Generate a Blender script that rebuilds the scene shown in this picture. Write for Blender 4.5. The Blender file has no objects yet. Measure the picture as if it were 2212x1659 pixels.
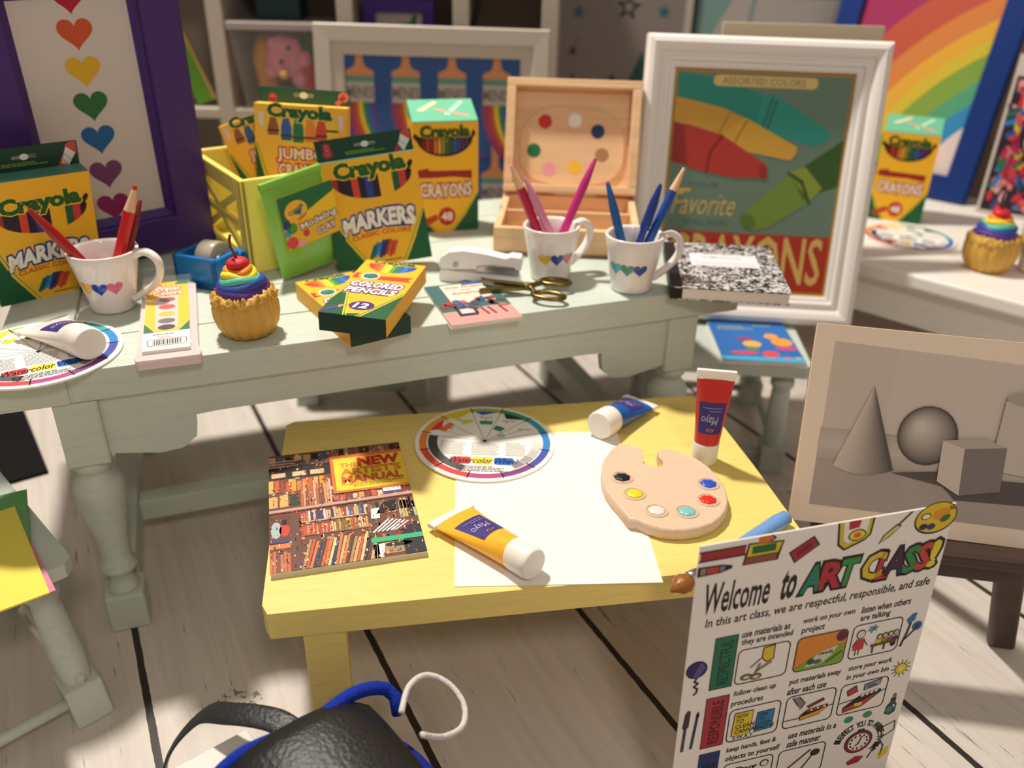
import bpy, math, random
from mathutils import Vector as V, Matrix, noise
from mathutils.geometry import tessellate_polygon
C = bpy.context.scene.collection
rad = math.radians
PI = math.pi
random.seed(4)

# ------------------------------------------------------------------ colours and materials
def lin(h):
    if isinstance(h, tuple): return h
    h = h.lstrip('#')
    o = []
    for i in (0, 2, 4):
        c = int(h[i:i+2], 16)/255
        o.append(c/12.92 if c <= .04045 else ((c+.055)/1.055)**2.4)
    return (o[0], o[1], o[2], 1.0)

MATS = {}
def newmat(name):
    m = bpy.data.materials.new(name); m.use_nodes = True
    nt = m.node_tree; b = nt.nodes['Principled BSDF']
    MATS[name] = m
    return m, nt, b
def L(nt, a, b): nt.links.new(a, b)

def ink(name='ink', rough=.5, spec=.4, grain=.0, bump=0, bscale=60, trans=0, coat=0, sss=0):
    """paper / plastic / paint whose own colour is carried by the mesh attribute Col"""
    if name in MATS: return MATS[name]
    m, nt, b = newmat(name)
    a = nt.nodes.new('ShaderNodeAttribute'); a.attribute_name = 'Col'
    tc = nt.nodes.new('ShaderNodeTexCoord')
    if grain:
        n = nt.nodes.new('ShaderNodeTexNoise'); n.inputs['Scale'].default_value = bscale*1.7; n.inputs['Detail'].default_value = 3
        L(nt, tc.outputs['Object'], n.inputs['Vector'])
        r = nt.nodes.new('ShaderNodeMapRange'); r.inputs[3].default_value = 1-grain; r.inputs[4].default_value = 1+grain
        L(nt, n.outputs['Fac'], r.inputs[0])
        mx = nt.nodes.new('ShaderNodeVectorMath'); mx.operation = 'SCALE'
        L(nt, a.outputs['Color'], mx.inputs[0]); L(nt, r.outputs[0], mx.inputs['Scale'])
        L(nt, mx.outputs[0], b.inputs['Base Color'])
    else:
        L(nt, a.outputs['Color'], b.inputs['Base Color'])
    b.inputs['Roughness'].default_value = rough
    b.inputs['Specular IOR Level'].default_value = spec
    if coat: b.inputs['Coat Weight'].default_value = coat; b.inputs['Coat Roughness'].default_value = .12
    if sss:
        b.inputs['Subsurface Weight'].default_value = sss; b.inputs['Subsurface Radius'].default_value = (.03, .02, .012); b.inputs['Subsurface Scale'].default_value = .5
    if bump:
        n2 = nt.nodes.new('ShaderNodeTexNoise'); n2.inputs['Scale'].default_value = bscale; n2.inputs['Detail'].default_value = 4
        L(nt, tc.outputs['Object'], n2.inputs['Vector'])
        bp = nt.nodes.new('ShaderNodeBump'); bp.inputs['Strength'].default_value = bump; bp.inputs['Distance'].default_value = .004
        L(nt, n2.outputs['Fac'], bp.inputs['Height']); L(nt, bp.outputs[0], b.inputs['Normal'])
    return m

def wood(name, c1, c2, scale=(3, 40, 40), rough=.6, bump=.15):
    if name in MATS: return MATS[name]
    m, nt, b = newmat(name)
    tc = nt.nodes.new('ShaderNodeTexCoord'); mp = nt.nodes.new('ShaderNodeMapping'); mp.inputs['Scale'].default_value = scale
    n = nt.nodes.new('ShaderNodeTexNoise'); n.inputs['Scale'].default_value = 1; n.inputs['Detail'].default_value = 5; n.inputs['Distortion'].default_value = .6
    cr = nt.nodes.new('ShaderNodeValToRGB')
    cr.color_ramp.elements[0].position = .35; cr.color_ramp.elements[0].color = lin(c1)
    cr.color_ramp.elements[1].position = .7; cr.color_ramp.elements[1].color = lin(c2)
    L(nt, tc.outputs['Object'], mp.inputs['Vector']); L(nt, mp.outputs[0], n.inputs['Vector']); L(nt, n.outputs['Fac'], cr.inputs[0]); L(nt, cr.outputs[0], b.inputs['Base Color'])
    b.inputs['Roughness'].default_value = rough
    bp = nt.nodes.new('ShaderNodeBump'); bp.inputs['Strength'].default_value = bump; bp.inputs['Distance'].default_value = .003
    L(nt, n.outputs['Fac'], bp.inputs['Height']); L(nt, bp.outputs[0], b.inputs['Normal'])
    return m

def paint(name, col, dark, rough=.55, bump=.35, chips=.0):
    """brush painted wood: faint streaks, tiny dark scuffs"""
    if name in MATS: return MATS[name]
    m, nt, b = newmat(name)
    tc = nt.nodes.new('ShaderNodeTexCoord')
    mp = nt.nodes.new('ShaderNodeMapping'); mp.inputs['Scale'].default_value = (6, 45, 45)
    n = nt.nodes.new('ShaderNodeTexNoise'); n.inputs['Scale'].default_value = 1.6; n.inputs['Detail'].default_value = 6; n.inputs['Roughness'].default_value = .65
    L(nt, tc.outputs['Object'], mp.inputs['Vector']); L(nt, mp.outputs[0], n.inputs['Vector'])
    cr = nt.nodes.new('ShaderNodeValToRGB')
    cr.color_ramp.elements[0].position = .2; cr.color_ramp.elements[0].color = lin(dark)
    cr.color_ramp.elements[1].position = .5; cr.color_ramp.elements[1].color = lin(col)
    L(nt, n.outputs['Fac'], cr.inputs[0])
    out = cr.outputs[0]
    if chips:
        n3 = nt.nodes.new('ShaderNodeTexNoise'); n3.inputs['Scale'].default_value = 19; n3.inputs['Detail'].default_value = 5; n3.inputs['Roughness'].default_value = .8
        L(nt, tc.outputs['Object'], n3.inputs['Vector'])
        r3 = nt.nodes.new('ShaderNodeMapRange'); r3.inputs[1].default_value = .745; r3.inputs[2].default_value = .77
        L(nt, n3.outputs['Fac'], r3.inputs[0])
        ml = nt.nodes.new('ShaderNodeMath'); ml.operation = 'MULTIPLY'; ml.inputs[1].default_value = chips; L(nt, r3.outputs[0], ml.inputs[0])
        mx = nt.nodes.new('ShaderNodeMix'); mx.data_type = 'RGBA'; mx.inputs[7].default_value = lin('5b5546')
        L(nt, ml.outputs[0], mx.inputs[0]); L(nt, out, mx.inputs[6]); out = mx.outputs[2]
    L(nt, out, b.inputs['Base Color'])
    b.inputs['Roughness'].default_value = rough
    n2 = nt.nodes.new('ShaderNodeTexNoise'); n2.inputs['Scale'].default_value = 70; n2.inputs['Detail'].default_value = 4
    mp2 = nt.nodes.new('ShaderNodeMapping'); mp2.inputs['Scale'].default_value = (.45, 1, 1)
    L(nt, tc.outputs['Object'], mp2.inputs['Vector']); L(nt, mp2.outputs[0], n2.inputs['Vector'])
    bp = nt.nodes.new('ShaderNodeBump'); bp.inputs['Strength'].default_value = bump; bp.inputs['Distance'].default_value = .004
    L(nt, n2.outputs['Fac'], bp.inputs['Height']); L(nt, bp.outputs[0], b.inputs['Normal'])
    return m

INK = ink('printed_card', .5, .35, grain=.03)
GLOSS = ink('glossy_plastic', .22, .5)
PORC = ink('porcelain', .12, .5, coat=.3)
CLAY = ink('polymer_clay', .5, .4, grain=.05, bump=.35, bscale=90)
CANV = ink('clothy_canvas', .8, .2, grain=.06, bump=.6, bscale=160)
PAPER = ink('matt_paper', .75, .2, grain=.012)
LEATHER = ink('leather', .42, .5, bump=.5, bscale=120)
MINT = paint('mint_paint', 'c3ccc0', 'b6bfb2', chips=.8)
YEL = paint('yellow_paint', 'ecd277', 'e2c768', bump=.6)
WHITE = paint('white_paint', 'f1ebe2', 'e6dfd5', bump=.2)
CUBBY = paint('cubby_paint', 'b3a597', 'a99b8d', bump=.1)
PINE = wood('pine_wood', 'dcb184', 'ecc79c', (2, 30, 30))
BRONZE, _nt, _b = newmat('bronze'); _b.inputs['Base Color'].default_value = lin('7b6a3c'); _b.inputs['Metallic'].default_value = 1; _b.inputs['Roughness'].default_value = .33
STEEL, _nt, _b = newmat('steel'); _b.inputs['Base Color'].default_value = lin('b9b9bd'); _b.inputs['Metallic'].default_value = 1; _b.inputs['Roughness'].default_value = .3
CLEAR, _nt, _b = newmat('clear_plastic'); _b.inputs['Base Color'].default_value = (1, 1, 1, 1); _b.inputs['Roughness'].default_value = .08; _b.inputs['Alpha'].default_value = .06
MILKY, _nt, _b = newmat('milky_plastic'); _b.inputs['Base Color'].default_value = lin('e6e0dc'); _b.inputs['Roughness'].default_value = .3; _b.inputs['Alpha'].default_value = .13
BAG, _nt, _b = newmat('green_film'); _b.inputs['Base Color'].default_value = lin('86bf4e'); _b.inputs['Roughness'].default_value = .18; _b.inputs['Subsurface Weight'].default_value = .3; _b.inputs['Subsurface Radius'].default_value = (.02, .03, .01); _b.inputs['Subsurface Scale'].default_value = .5
CRATE, _nt, _b = newmat('lemon_plastic'); _b.inputs['Base Color'].default_value = lin('f4e272'); _b.inputs['Roughness'].default_value = .35; _b.inputs['Subsurface Weight'].default_value = .2; _b.inputs['Subsurface Radius'].default_value = (.03, .025, .01); _b.inputs['Subsurface Scale'].default_value = .5

# ------------------------------------------------------------------ mesh builder
class G:
    def __init__(s): s.v = []; s.f = []; s.m = []; s.c = []; s.s = []; s.mats = []
    def add(s, vs, fs, m=None, col='ffffff', sm=False, M=None):
        m = m or INK
        if m not in s.mats: s.mats.append(m)
        k = s.mats.index(m); n = len(s.v)
        s.v += [tuple(M @ V(p)) if M else tuple(p) for p in vs]
        cols = col if isinstance(col, list) else None
        cc = None if cols else lin(col)
        for i, f in enumerate(fs):
            s.f.append([n+j for j in f]); s.m.append(k); s.c.append(lin(cols[i]) if cols else cc); s.s.append(sm)
        return s
    def box(s, x0, x1, y0, y1, z0, z1, m=None, col='ffffff', M=None):
        vs = [(x, y, z) for z in (z0, z1) for y in (y0, y1) for x in (x0, x1)]
        return s.add(vs, [(0, 2, 3, 1), (4, 5, 7, 6), (0, 1, 5, 4), (2, 6, 7, 3), (0, 4, 6, 2), (1, 3, 7, 5)], m, col, False, M)
    def lathe(s, prof, m=None, col='ffffff', n=32, M=None, fn=None, cap=True, sm=True):
        """prof: (radius, z[, colour]); fn(r, z, angle) -> (r, z)"""
        vs = []; fs = []; cs = []
        for i, p in enumerate(prof):
            for k in range(n):
                a = 2*PI*k/n; r, z = p[0], p[1]
                if fn: r, z = fn(r, z, a)
                vs.append((r*math.cos(a), r*math.sin(a), z))
        for i in range(len(prof)-1):
            for k in range(n):
                fs.append((i*n+k, i*n+(k+1) % n, (i+1)*n+(k+1) % n, (i+1)*n+k))
                cs.append(prof[i][2] if len(prof[i]) > 2 else col)
        s.add(vs, fs, m, cs, sm, M)
        if cap:
            s.add(vs[:n], [tuple(range(n-1, -1, -1))], m, cs[0], False, M)
            s.add(vs[-n:], [tuple(range(n))], m, cs[-1], False, M)
        return s
    def tube(s, pts, r, m=None, col='ffffff', n=10, M=None, flat=None, closed=False):
        pts = [V(p) for p in pts]; N = len(pts); rr = r if isinstance(r, (list, tuple)) else [r]*N
        vs = []; fs = []; up = V((0, 0, 1))
        prev = None
        for i, p in enumerate(pts):
            if closed: t = pts[(i+1) % N]-pts[i-1]
            else: t = pts[min(i+1, N-1)]-pts[max(i-1, 0)]
            t.normalize()
            if prev is None:
                a = t.cross(up)
                if a.length < .05: a = t.cross(V((1, 0, 0)))
            else: a = prev-t*prev.dot(t)
            a.normalize(); b = t.cross(a).normalized(); prev = a
            fx, fy = flat or (1, 1)
            for k in range(n):
                an = 2*PI*k/n
                vs.append(p+a*math.cos(an)*rr[i]*fx+b*math.sin(an)*rr[i]*fy)
        for i in range(N if closed else N-1):
            j = (i+1) % N
            for k in range(n): fs.append((i*n+k, j*n+k, j*n+(k+1) % n, i*n+(k+1) % n))
        if not closed:
            fs.append(tuple(range(n))); fs.append(tuple(range((N-1)*n+n-1, (N-1)*n-1, -1)))
        return s.add(vs, fs, m, col, True, M)
    def prism(s, poly, z0, z1, m=None, col='ffffff', M=None, side=None):
        n = len(poly)
        if sum(poly[i][0]*poly[(i+1) % n][1]-poly[(i+1) % n][0]*poly[i][1] for i in range(n)) < 0: poly = poly[::-1]
        tri = tessellate_polygon([[V((x, y, 0)) for x, y in poly]])
        vs = [(x, y, z0) for x, y in poly]+[(x, y, z1) for x, y in poly]
        s.add(vs, [tuple(n+i for i in t) for t in tri]+[tuple(reversed(t)) for t in tri], m, col, False, M)
        s.add(vs, [(i, (i+1) % n, n+(i+1) % n, n+i) for i in range(n)], m, side or col, False, M)
        return s
    def ball(s, c, r, m=None, col='ffffff', n=16, M=None, fn=None):
        rx, ry, rz = r if isinstance(r, tuple) else (r, r, r)
        vs = []; fs = []
        for i in range(n+1):
            t = PI*i/n
            for k in range(n*2):
                a = PI*k/n
                d = V((math.sin(t)*math.cos(a), math.sin(t)*math.sin(a), math.cos(t)))
                q = fn(d) if fn else 1
                vs.append((c[0]+rx*d.x*q, c[1]+ry*d.y*q, c[2]+rz*d.z*q))
        for i in range(n):
            for k in range(n*2):
                fs.append((i*2*n+k, (i+1)*2*n+k, (i+1)*2*n+(k+1) % (2*n), i*2*n+(k+1) % (2*n)))
        return s.add(vs, fs, m, col, True, M)
    def obj(s, name, parent=None, M=None, bevel=0, seg=2, sub=0):
        me = bpy.data.meshes.new(name)
        me.from_pydata(s.v, [], s.f); me.update()
        for m in s.mats: me.materials.append(m)
        me.polygons.foreach_set('material_index', s.m); me.polygons.foreach_set('use_smooth', s.s)
        at = me.color_attributes.new('Col', 'FLOAT_COLOR', 'CORNER')
        buf = []
        for i, f in enumerate(s.f): buf += list(s.c[i])*len(f)
        at.data.foreach_set('color', buf)
        o = bpy.data.objects.new(name, me); C.objects.link(o)
        if M is not None: o.matrix_world = M
        if parent is not None:
            o.parent = parent; o.matrix_parent_inverse = Matrix()
            if M is not None: o.matrix_basis = M
        if bevel:
            b = o.modifiers.new('bevel', 'BEVEL'); b.width = bevel; b.segments = seg; b.limit_method = 'ANGLE'; b.angle_limit = rad(50)
        if sub:
            b = o.modifiers.new('sub', 'SUBSURF'); b.levels = b.render_levels = sub
        return o

def tag(o, label=None, cat=None, group=None, kind=None):
    if label: o['label'] = label
    if cat: o['category'] = cat
    if group: o['group'] = group
    if kind: o['kind'] = kind
    return o
def thing(name, label, cat, M, group=None):
    o = bpy.data.objects.new(name, None); o.empty_display_size = .05; C.objects.link(o); o.matrix_world = M
    return tag(o, label, cat, group)
def pose(x, y, z, yaw=0, lean=0, roll=0):
    return Matrix.Translation((x, y, z)) @ Matrix.Rotation(rad(yaw), 4, 'Z') @ Matrix.Rotation(-rad(lean), 4, 'X') @ Matrix.Rotation(rad(roll), 4, 'Y')
T = Matrix.Translation

# ------------------------------------------------------------------ printed artwork
TXT = {}
def text2d(s, b):
    k = (s, b)
    if k in TXT: return TXT[k]
    cu = bpy.data.curves.new('t', 'FONT'); cu.body = s; cu.offset = b; cu.resolution_u = 2
    ob = bpy.data.objects.new('t', cu); me = bpy.data.meshes.new_from_object(ob)
    vs = [(v.co.x, v.co.y) for v in me.vertices]; fs = [tuple(p.vertices) for p in me.polygons]
    bpy.data.objects.remove(ob); bpy.data.curves.remove(cu); bpy.data.meshes.remove(me)
    TXT[k] = (vs, fs)
    return TXT[k]

def spl(pts, k=6):
    out = []
    for i in range(len(pts)-1):
        p0, p1, p2, p3 = [V(pts[max(0, min(len(pts)-1, i+j))]) for j in (-1, 0, 1, 2)]
        for q in range(k):
            u = q/k; out.append(.5*((2*p1)+(-p0+p2)*u+(2*p0-5*p1+4*p2-p3)*u*u+(-p0+3*p1-3*p2+p3)*u**3))
    return out+[V(pts[-1])]

class Art:
    """flat print on a plane: o + ex*x + ey*y, or any mapping fn(x, y) -> (point, normal)"""
    EPS = 2.6e-4
    def __init__(s, g, o=(0, 0, 0), ex=(1, 0, 0), ey=(0, 0, 1), mat=None, fn=None, up=False):
        s.g = g; s.mat = mat or INK; s.fn = fn; s.flip = up
        s.o = V(o); s.ex = V(ex); s.ey = V(ey)
        if not fn: s.n = s.ex.cross(s.ey).normalized()
    def P(s, x, y, l):
        if s.flip: y = s.flip-y
        if s.fn:
            p, n = s.fn(x, y); return V(p)+V(n)*s.EPS*l
        return s.o+s.ex*x+s.ey*y+s.n*s.EPS*l
    def faces(s, vs, fs, c, l=1): s.g.add([s.P(x, y, l) for x, y in vs], fs, s.mat, c)
    def poly(s, pts, c, l=1):
        if len(pts) > 4: fs = tessellate_polygon([[V((x, y, 0)) for x, y in pts]])
        else: fs = [tuple(range(len(pts)))]
        s.faces(pts, fs, c, l)
    def rect(s, x0, y0, x1, y1, c, l=1): s.poly([(x0, y0), (x1, y0), (x1, y1), (x0, y1)], c, l)
    def ell(s, cx, cy, rx, ry, c, l=1, n=24, rot=0):
        co, si = math.cos(rot), math.sin(rot)
        s.faces([(cx+rx*math.cos(2*PI*k/n)*co-ry*math.sin(2*PI*k/n)*si, cy+rx*math.cos(2*PI*k/n)*si+ry*math.sin(2*PI*k/n)*co) for k in range(n)], [tuple(range(n))], c, l)
    def arc(s, cx, cy, r0, r1, a0, a1, c, l=1, n=12, sx=1, sy=1):
        vs = []
        for k in range(n+1):
            a = rad(a0+(a1-a0)*k/n)
            vs += [(cx+r0*sx*math.cos(a), cy+r0*sy*math.sin(a)), (cx+r1*sx*math.cos(a), cy+r1*sy*math.sin(a))]
        s.faces(vs, [(2*k, 2*k+1, 2*k+3, 2*k+2) for k in range(n)], c, l)
    def line(s, pts, w, c, l=1):
        vs = []; fs = []
        for i in range(len(pts)-1):
            (x0, y0), (x1, y1) = pts[i], pts[i+1]
            d = math.hypot(x1-x0, y1-y0) or 1; a, b = -(y1-y0)/d*w/2, (x1-x0)/d*w/2; e, f = (x1-x0)/d*w*.3, (y1-y0)/d*w*.3
            n = len(vs); vs += [(x0+a-e, y0+b-f), (x0-a-e, y0-b-f), (x1-a+e, y1-b+f), (x1+a+e, y1+b+f)]; fs.append((n, n+1, n+2, n+3))
        s.faces(vs, fs, c, l)
    def rbox(s, x0, y0, x1, y1, r, w, c, l=2, fill=None):
        pts = []
        for cx, cy, a0 in ((x1-r, y1-r, 0), (x0+r, y1-r, 90), (x0+r, y0+r, 180), (x1-r, y0+r, 270)):
            for k in range(5): a = rad(a0+k*22.5); pts.append((cx+r*math.cos(a), cy+r*math.sin(a)))
        if fill: s.poly(pts, fill, l-1)
        if w: s.line(pts+[pts[0]], w, c, l)
    def band(s, xs, cols, ft, fb, l=1, n=4):
        for i, c in enumerate(cols):
            if c is None: continue
            q = [xs[i]+(xs[i+1]-xs[i])*k/n for k in range(n+1)]
            vs = [(x, fb(x)) for x in q]+[(x, ft(x)) for x in q]
            s.faces(vs, [(k, k+1, n+k+2, n+k+1) for k in range(n)], c, l)
    def heart(s, cx, cy, r, c, l=1):
        pts = []
        for k in range(36):
            t = 2*PI*k/36
            pts.append((cx+r*.0625*16*math.sin(t)**3, cy+r*.0625*(13*math.cos(t)-5*math.cos(2*t)-2*math.cos(3*t)-math.cos(4*t))))
        s.poly(pts, c, l)
    def star(s, cx, cy, r, c, l=1, rot=0):
        s.poly([(cx+(r if k % 2 == 0 else r*.42)*math.sin(rot+PI*k/5), cy+(r if k % 2 == 0 else r*.42)*math.cos(rot+PI*k/5)) for k in range(10)], c, l)
    def text(s, t, cx, cy, w, h, c, l=1, b=.01, sh=0, rot=0, arc=0, grow=0, flip=False):
        vs, fs = text2d(t, b); v0, _ = text2d(t, 0)
        xa = min(v[0] for v in v0); xb = max(v[0] for v in v0); ya = min(v[1] for v in v0); yb = max(v[1] for v in v0)
        sx = w/(xb-xa); sy = h/(yb-ya); co, si = math.cos(rad(rot)), math.sin(rad(rot)); out = []
        for x, y in vs:
            u = (x-(xa+xb)/2)*sx; v = (y-(ya+yb)/2)*sy
            v *= 1+grow*2*u/w
            u += sh*v; v += arc*(1-(2*u/w)**2)
            if s.flip: v = -v
            x2 = u*co-v*si; y2 = u*si+v*co
            out.append((cx+x2, cy+y2))
        s.faces(out, fs, c, l)
    def otext(s, t, cx, cy, w, h, c, oc, l=1, b=.02, ob=.07, **k):
        s.text(t, cx, cy, w, h, oc, l, b=ob, **k); s.text(t, cx, cy, w, h, c, l+1, b=b, **k)
    def scrib(s, x0, y0, x1, y1, n, c, w, l=1, seed=1, fill=.85):
        """lines of print too small to read"""
        r = random.Random(seed); st = (y1-y0)/n
        for i in range(n):
            y = y0+st*(i+.5); x = x0; xe = x0+(x1-x0)*(1 if i < n-1 else .7)*(1-.12*r.random())
            while x < xe:
                d = (x1-x0)*r.uniform(.04, .12)
                s.rect(x, y-w/2, min(x+d*fill, xe), y+w/2, c, l); x += d

def frame_ring(g, w, h, prof, m, col='ffffff'):
    """mitred moulding round the opening 0..w, 0..h in the local xz plane; prof: (outward, forward)"""
    vs = []; n = len(prof)
    for t, d in prof:
        vs += [(-t, -d, -t), (w+t, -d, -t), (w+t, -d, h+t), (-t, -d, h+t)]
    fs = []
    for i in range(n-1):
        for k in range(4):
            fs.append((i*4+k, i*4+(k+1) % 4, (i+1)*4+(k+1) % 4, (i+1)*4+k))
    g.add([tuple(v) for v in vs], [tuple(reversed(f)) for f in fs], m, col)
    return g

G_, YC, RC, BC = '175a35', 'f2b727', 'c8281e', '24408f'

# ================================================================== the setting
def floor_mat():
    m, nt, b = newmat('whitewashed_planks')
    tc = nt.nodes.new('ShaderNodeTexCoord')
    def dot(vec):
        n = nt.nodes.new('ShaderNodeVectorMath'); n.operation = 'DOT_PRODUCT'; n.inputs[1].default_value = vec
        L(nt, tc.outputs['Object'], n.inputs[0]); return n.outputs['Value']
    def mth(op, a, b_=None, c=None):
        n = nt.nodes.new('ShaderNodeMath'); n.operation = op
        for i, q in enumerate((a, b_, c)):
            if q is None: continue
            if isinstance(q, (int, float)): n.inputs[i].default_value = q
            else: L(nt, q, n.inputs[i])
        return n.outputs[0]
    d = dot((.880, .475, 0)); a = dot((-.475, .880, 0))
    wob = nt.nodes.new('ShaderNodeTexNoise'); wob.inputs['Scale'].default_value = 30
    L(nt, tc.outputs['Object'], wob.inputs['Vector'])
    d2 = mth('ADD', d, mth('MULTIPLY', mth('SUBTRACT', wob.outputs['Fac'], .5), .004))
    fr = mth('FRACT', mth('DIVIDE', mth('ADD', d2, .079+.0085+5.314), .5314))
    gap = mth('LESS_THAN', fr, .017/.5314)
    idx = mth('FLOOR', mth('DIVIDE', mth('ADD', d2, .079+.0085+5.314), .5314))
    cmb = nt.nodes.new('ShaderNodeCombineXYZ')
    L(nt, mth('MULTIPLY', a, 1.6), cmb.inputs[0]); L(nt, mth('MULTIPLY', d, 34), cmb.inputs[1]); L(nt, mth('MULTIPLY', idx, 3.7), cmb.inputs[2])
    n1 = nt.nodes.new('ShaderNodeTexNoise'); n1.inputs['Scale'].default_value = 1; n1.inputs['Detail'].default_value = 4; n1.inputs['Distortion'].default_value = .5
    L(nt, cmb.outputs[0], n1.inputs['Vector'])
    cr = nt.nodes.new('ShaderNodeValToRGB')
    e = cr.color_ramp.elements; e[0].position = .3; e[0].color = lin('cbc0b6'); e[1].position = .62; e[1].color = lin('d6ccc2')
    L(nt, n1.outputs['Fac'], cr.inputs[0])
    # sparse dark cracks along the grain
    cmb2 = nt.nodes.new('ShaderNodeCombineXYZ')
    L(nt, mth('MULTIPLY', a, 5.5), cmb2.inputs[0]); L(nt, mth('MULTIPLY', d, 70), cmb2.inputs[1]); L(nt, mth('MULTIPLY', idx, 9.1), cmb2.inputs[2])
    n2 = nt.nodes.new('ShaderNodeTexNoise'); n2.inputs['Scale'].default_value = 1; n2.inputs['Detail'].default_value = 6; n2.inputs['Roughness'].default_value = .7
    L(nt, cmb2.outputs[0], n2.inputs['Vector'])
    n3 = nt.nodes.new('ShaderNodeTexNoise'); n3.inputs['Scale'].default_value = 3.2
    L(nt, tc.outputs['Object'], n3.inputs['Vector'])
    mr = nt.nodes.new('ShaderNodeMapRange'); mr.inputs[1].default_value = .63; mr.inputs[2].default_value = .68
    L(nt, mth('ADD', n2.outputs['Fac'], mth('MULTIPLY', mth('SUBTRACT', n3.outputs['Fac'], .5), .22)), mr.inputs[0])
    # one knot ringed with dark flecks
    kd = nt.nodes.new('ShaderNodeVectorMath'); kd.operation = 'DISTANCE'; kd.inputs[1].default_value = (-.62, 1.37, 0)
    L(nt, tc.outputs['Object'], kd.inputs[0])
    kn = nt.nodes.new('ShaderNodeTexNoise'); kn.inputs['Scale'].default_value = 60; kn.inputs['Detail'].default_value = 4; L(nt, tc.outputs['Object'], kn.inputs['Vector'])
    kk = mth('MULTIPLY', mth('LESS_THAN', kd.outputs['Value'], .055), mth('GREATER_THAN', kn.outputs['Fac'], .545))
    mx = nt.nodes.new('ShaderNodeMix'); mx.data_type = 'RGBA'; mx.inputs[7].default_value = lin('55483e')
    L(nt, mth('MULTIPLY', mth('MAXIMUM', mr.outputs[0], kk), .75), mx.inputs[0]); L(nt, cr.outputs[0], mx.inputs[6])
    mx2 = nt.nodes.new('ShaderNodeMix'); mx2.data_type = 'RGBA'; mx2.inputs[7].default_value = lin('2e2422')
    L(nt, gap, mx2.inputs[0]); L(nt, mx.outputs[2], mx2.inputs[6]); L(nt, mx2.outputs[2], b.inputs['Base Color'])
    b.inputs['Roughness'].default_value = .5
    bp = nt.nodes.new('ShaderNodeBump'); bp.inputs['Strength'].default_value = .25; bp.inputs['Distance'].default_value = .004
    L(nt, mth('SUBTRACT', n1.outputs['Fac'], mth('MULTIPLY', gap, 2)), bp.inputs['Height']); L(nt, bp.outputs[0], b.inputs['Normal'])
    return m
tag(G().box(-4.2, 4.6, -1.5, 4.7, -.06, 0, floor_mat()).obj('floor'), kind='structure')
WALL = paint('wall_paint', '8a7668', '7d6a5d', bump=.1)
tag(G().box(-4.2, 4.6, 4.30, 4.40, -.06, 3.2, WALL).obj('wall_back'), kind='structure')
tag(G().box(-4.3, -4.2, -1.5, 4.8, -.06, 3.2, WALL).obj('wall_left'), kind='structure')
tag(G().box(4.6, 4.7, -1.5, 4.8, -.06, 3.2, WALL).obj('wall_right'), kind='structure')

# ================================================================== furniture
def leg_prof(h, s):
    """turned part between two square blocks"""
    return [(.030*s, .10), (.040*s, .115), (.030*s, .135), (.028*s, .16), (.043*s, .175), (.045*s, .185), (.034*s, .20), (.033*s, .22),
            (.036*s, .27), (.046*s, .33), (.056*s, .39), (.058*s, .42), (.052*s, .44), (.036*s, .458), (.034*s, .468), (.044*s, .48), (.044*s, .495), (.034*s, .51)]
def turned_leg(name, parent, x, y, h, s=1.0, m=None, shear=(0, 0)):
    g = G(); k = h/.667; m = m or MINT
    b = .046*s
    g.box(-b, b, -b, b, 0, .11*k, m); g.box(-b, b, -b, b, .50*k, h, m)
    g.lathe([(r, z*k) for r, z in leg_prof(h, s)], m, n=28)
    M = T((x, y, 0))
    sh = Matrix.Identity(4); sh[0][2] = shear[0]; sh[1][2] = shear[1]
    for i, p in enumerate(g.v): g.v[i] = tuple(sh @ V(p))
    return g.obj(name, parent, M, bevel=.006)

# --- the mint table: local x along the boards, y towards the back
TAB = pose(0, 0, 0, 21)
t = thing('farm_table', 'pale mint farmhouse table with turned legs crowded with art supplies', 'table', TAB)
g = G()
z0, z1 = .667, .744
g.box(-.48, 1.380, 1.842, 2.848, z0, z1-.010, MINT)
g.box(-.485, -.328, 1.837, 2.853, z0, z1, MINT)
vv = [1.837, 2.022, 2.236, 2.45, 2.666, 2.853]
for a, b_ in zip(vv, vv[1:]): g.box(-.322, 1.385, a+.0025, b_-.0025, z0+.001, z1, MINT)
g.obj('tabletop', t, T((0, 0, 0)), bevel=.004)
def apron(x0, x1, y0, y1, parent, deep=.50, mid=.59, step=.2, m=None, top=.667):
    ys = [(x0, top), (x0, deep+.02), (x0+step*.55, deep), (x0+step*.8, deep+.004), (x0+step*.97, deep+.03), (x0+step, mid-.025), (x0+step, mid-.003),
          (x0+step+.05, mid), (x1-step-.05, mid), (x1-step, mid-.003), (x1-step, mid-.025), (x1-step*.97, deep+.03), (x1-step*.8, deep+.004), (x1-step*.55, deep), (x1, deep+.02), (x1, top)]
    g = G().prism(ys, 0, y1-y0, m or MINT)
    for i, p in enumerate(g.v): g.v[i] = (p[0], y1-p[2], p[1])
    return g.obj('apron', parent, T((0, 0, 0)))
apron(-.28, 1.175, 1.856, 1.88, t)
apron(-.28, 1.175, 2.76, 2.784, t)
for k, x in enumerate((-.345, 1.226)):
    G().box(x, x+.024, 1.93, 2.72, .52, .667, MINT).obj('apron', t, T((0, 0, 0)), bevel=.003)
for x, y in ((-.323, 1.888), (1.217, 1.888), (-.323, 2.752), (1.235, 2.752)): turned_leg('leg', t, x, y, .667)
for x in (-.323, 1.225): G().box(x-.035, x+.035, 1.93, 2.71, .085, .165, MINT).obj('stretcher', t, T((0, 0, 0)), bevel=.004)
G().box(-.288, 1.19, 2.19, 2.25, .085, .150, MINT).obj('stretcher', t, T((0, 0, 0)), bevel=.004)

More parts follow.
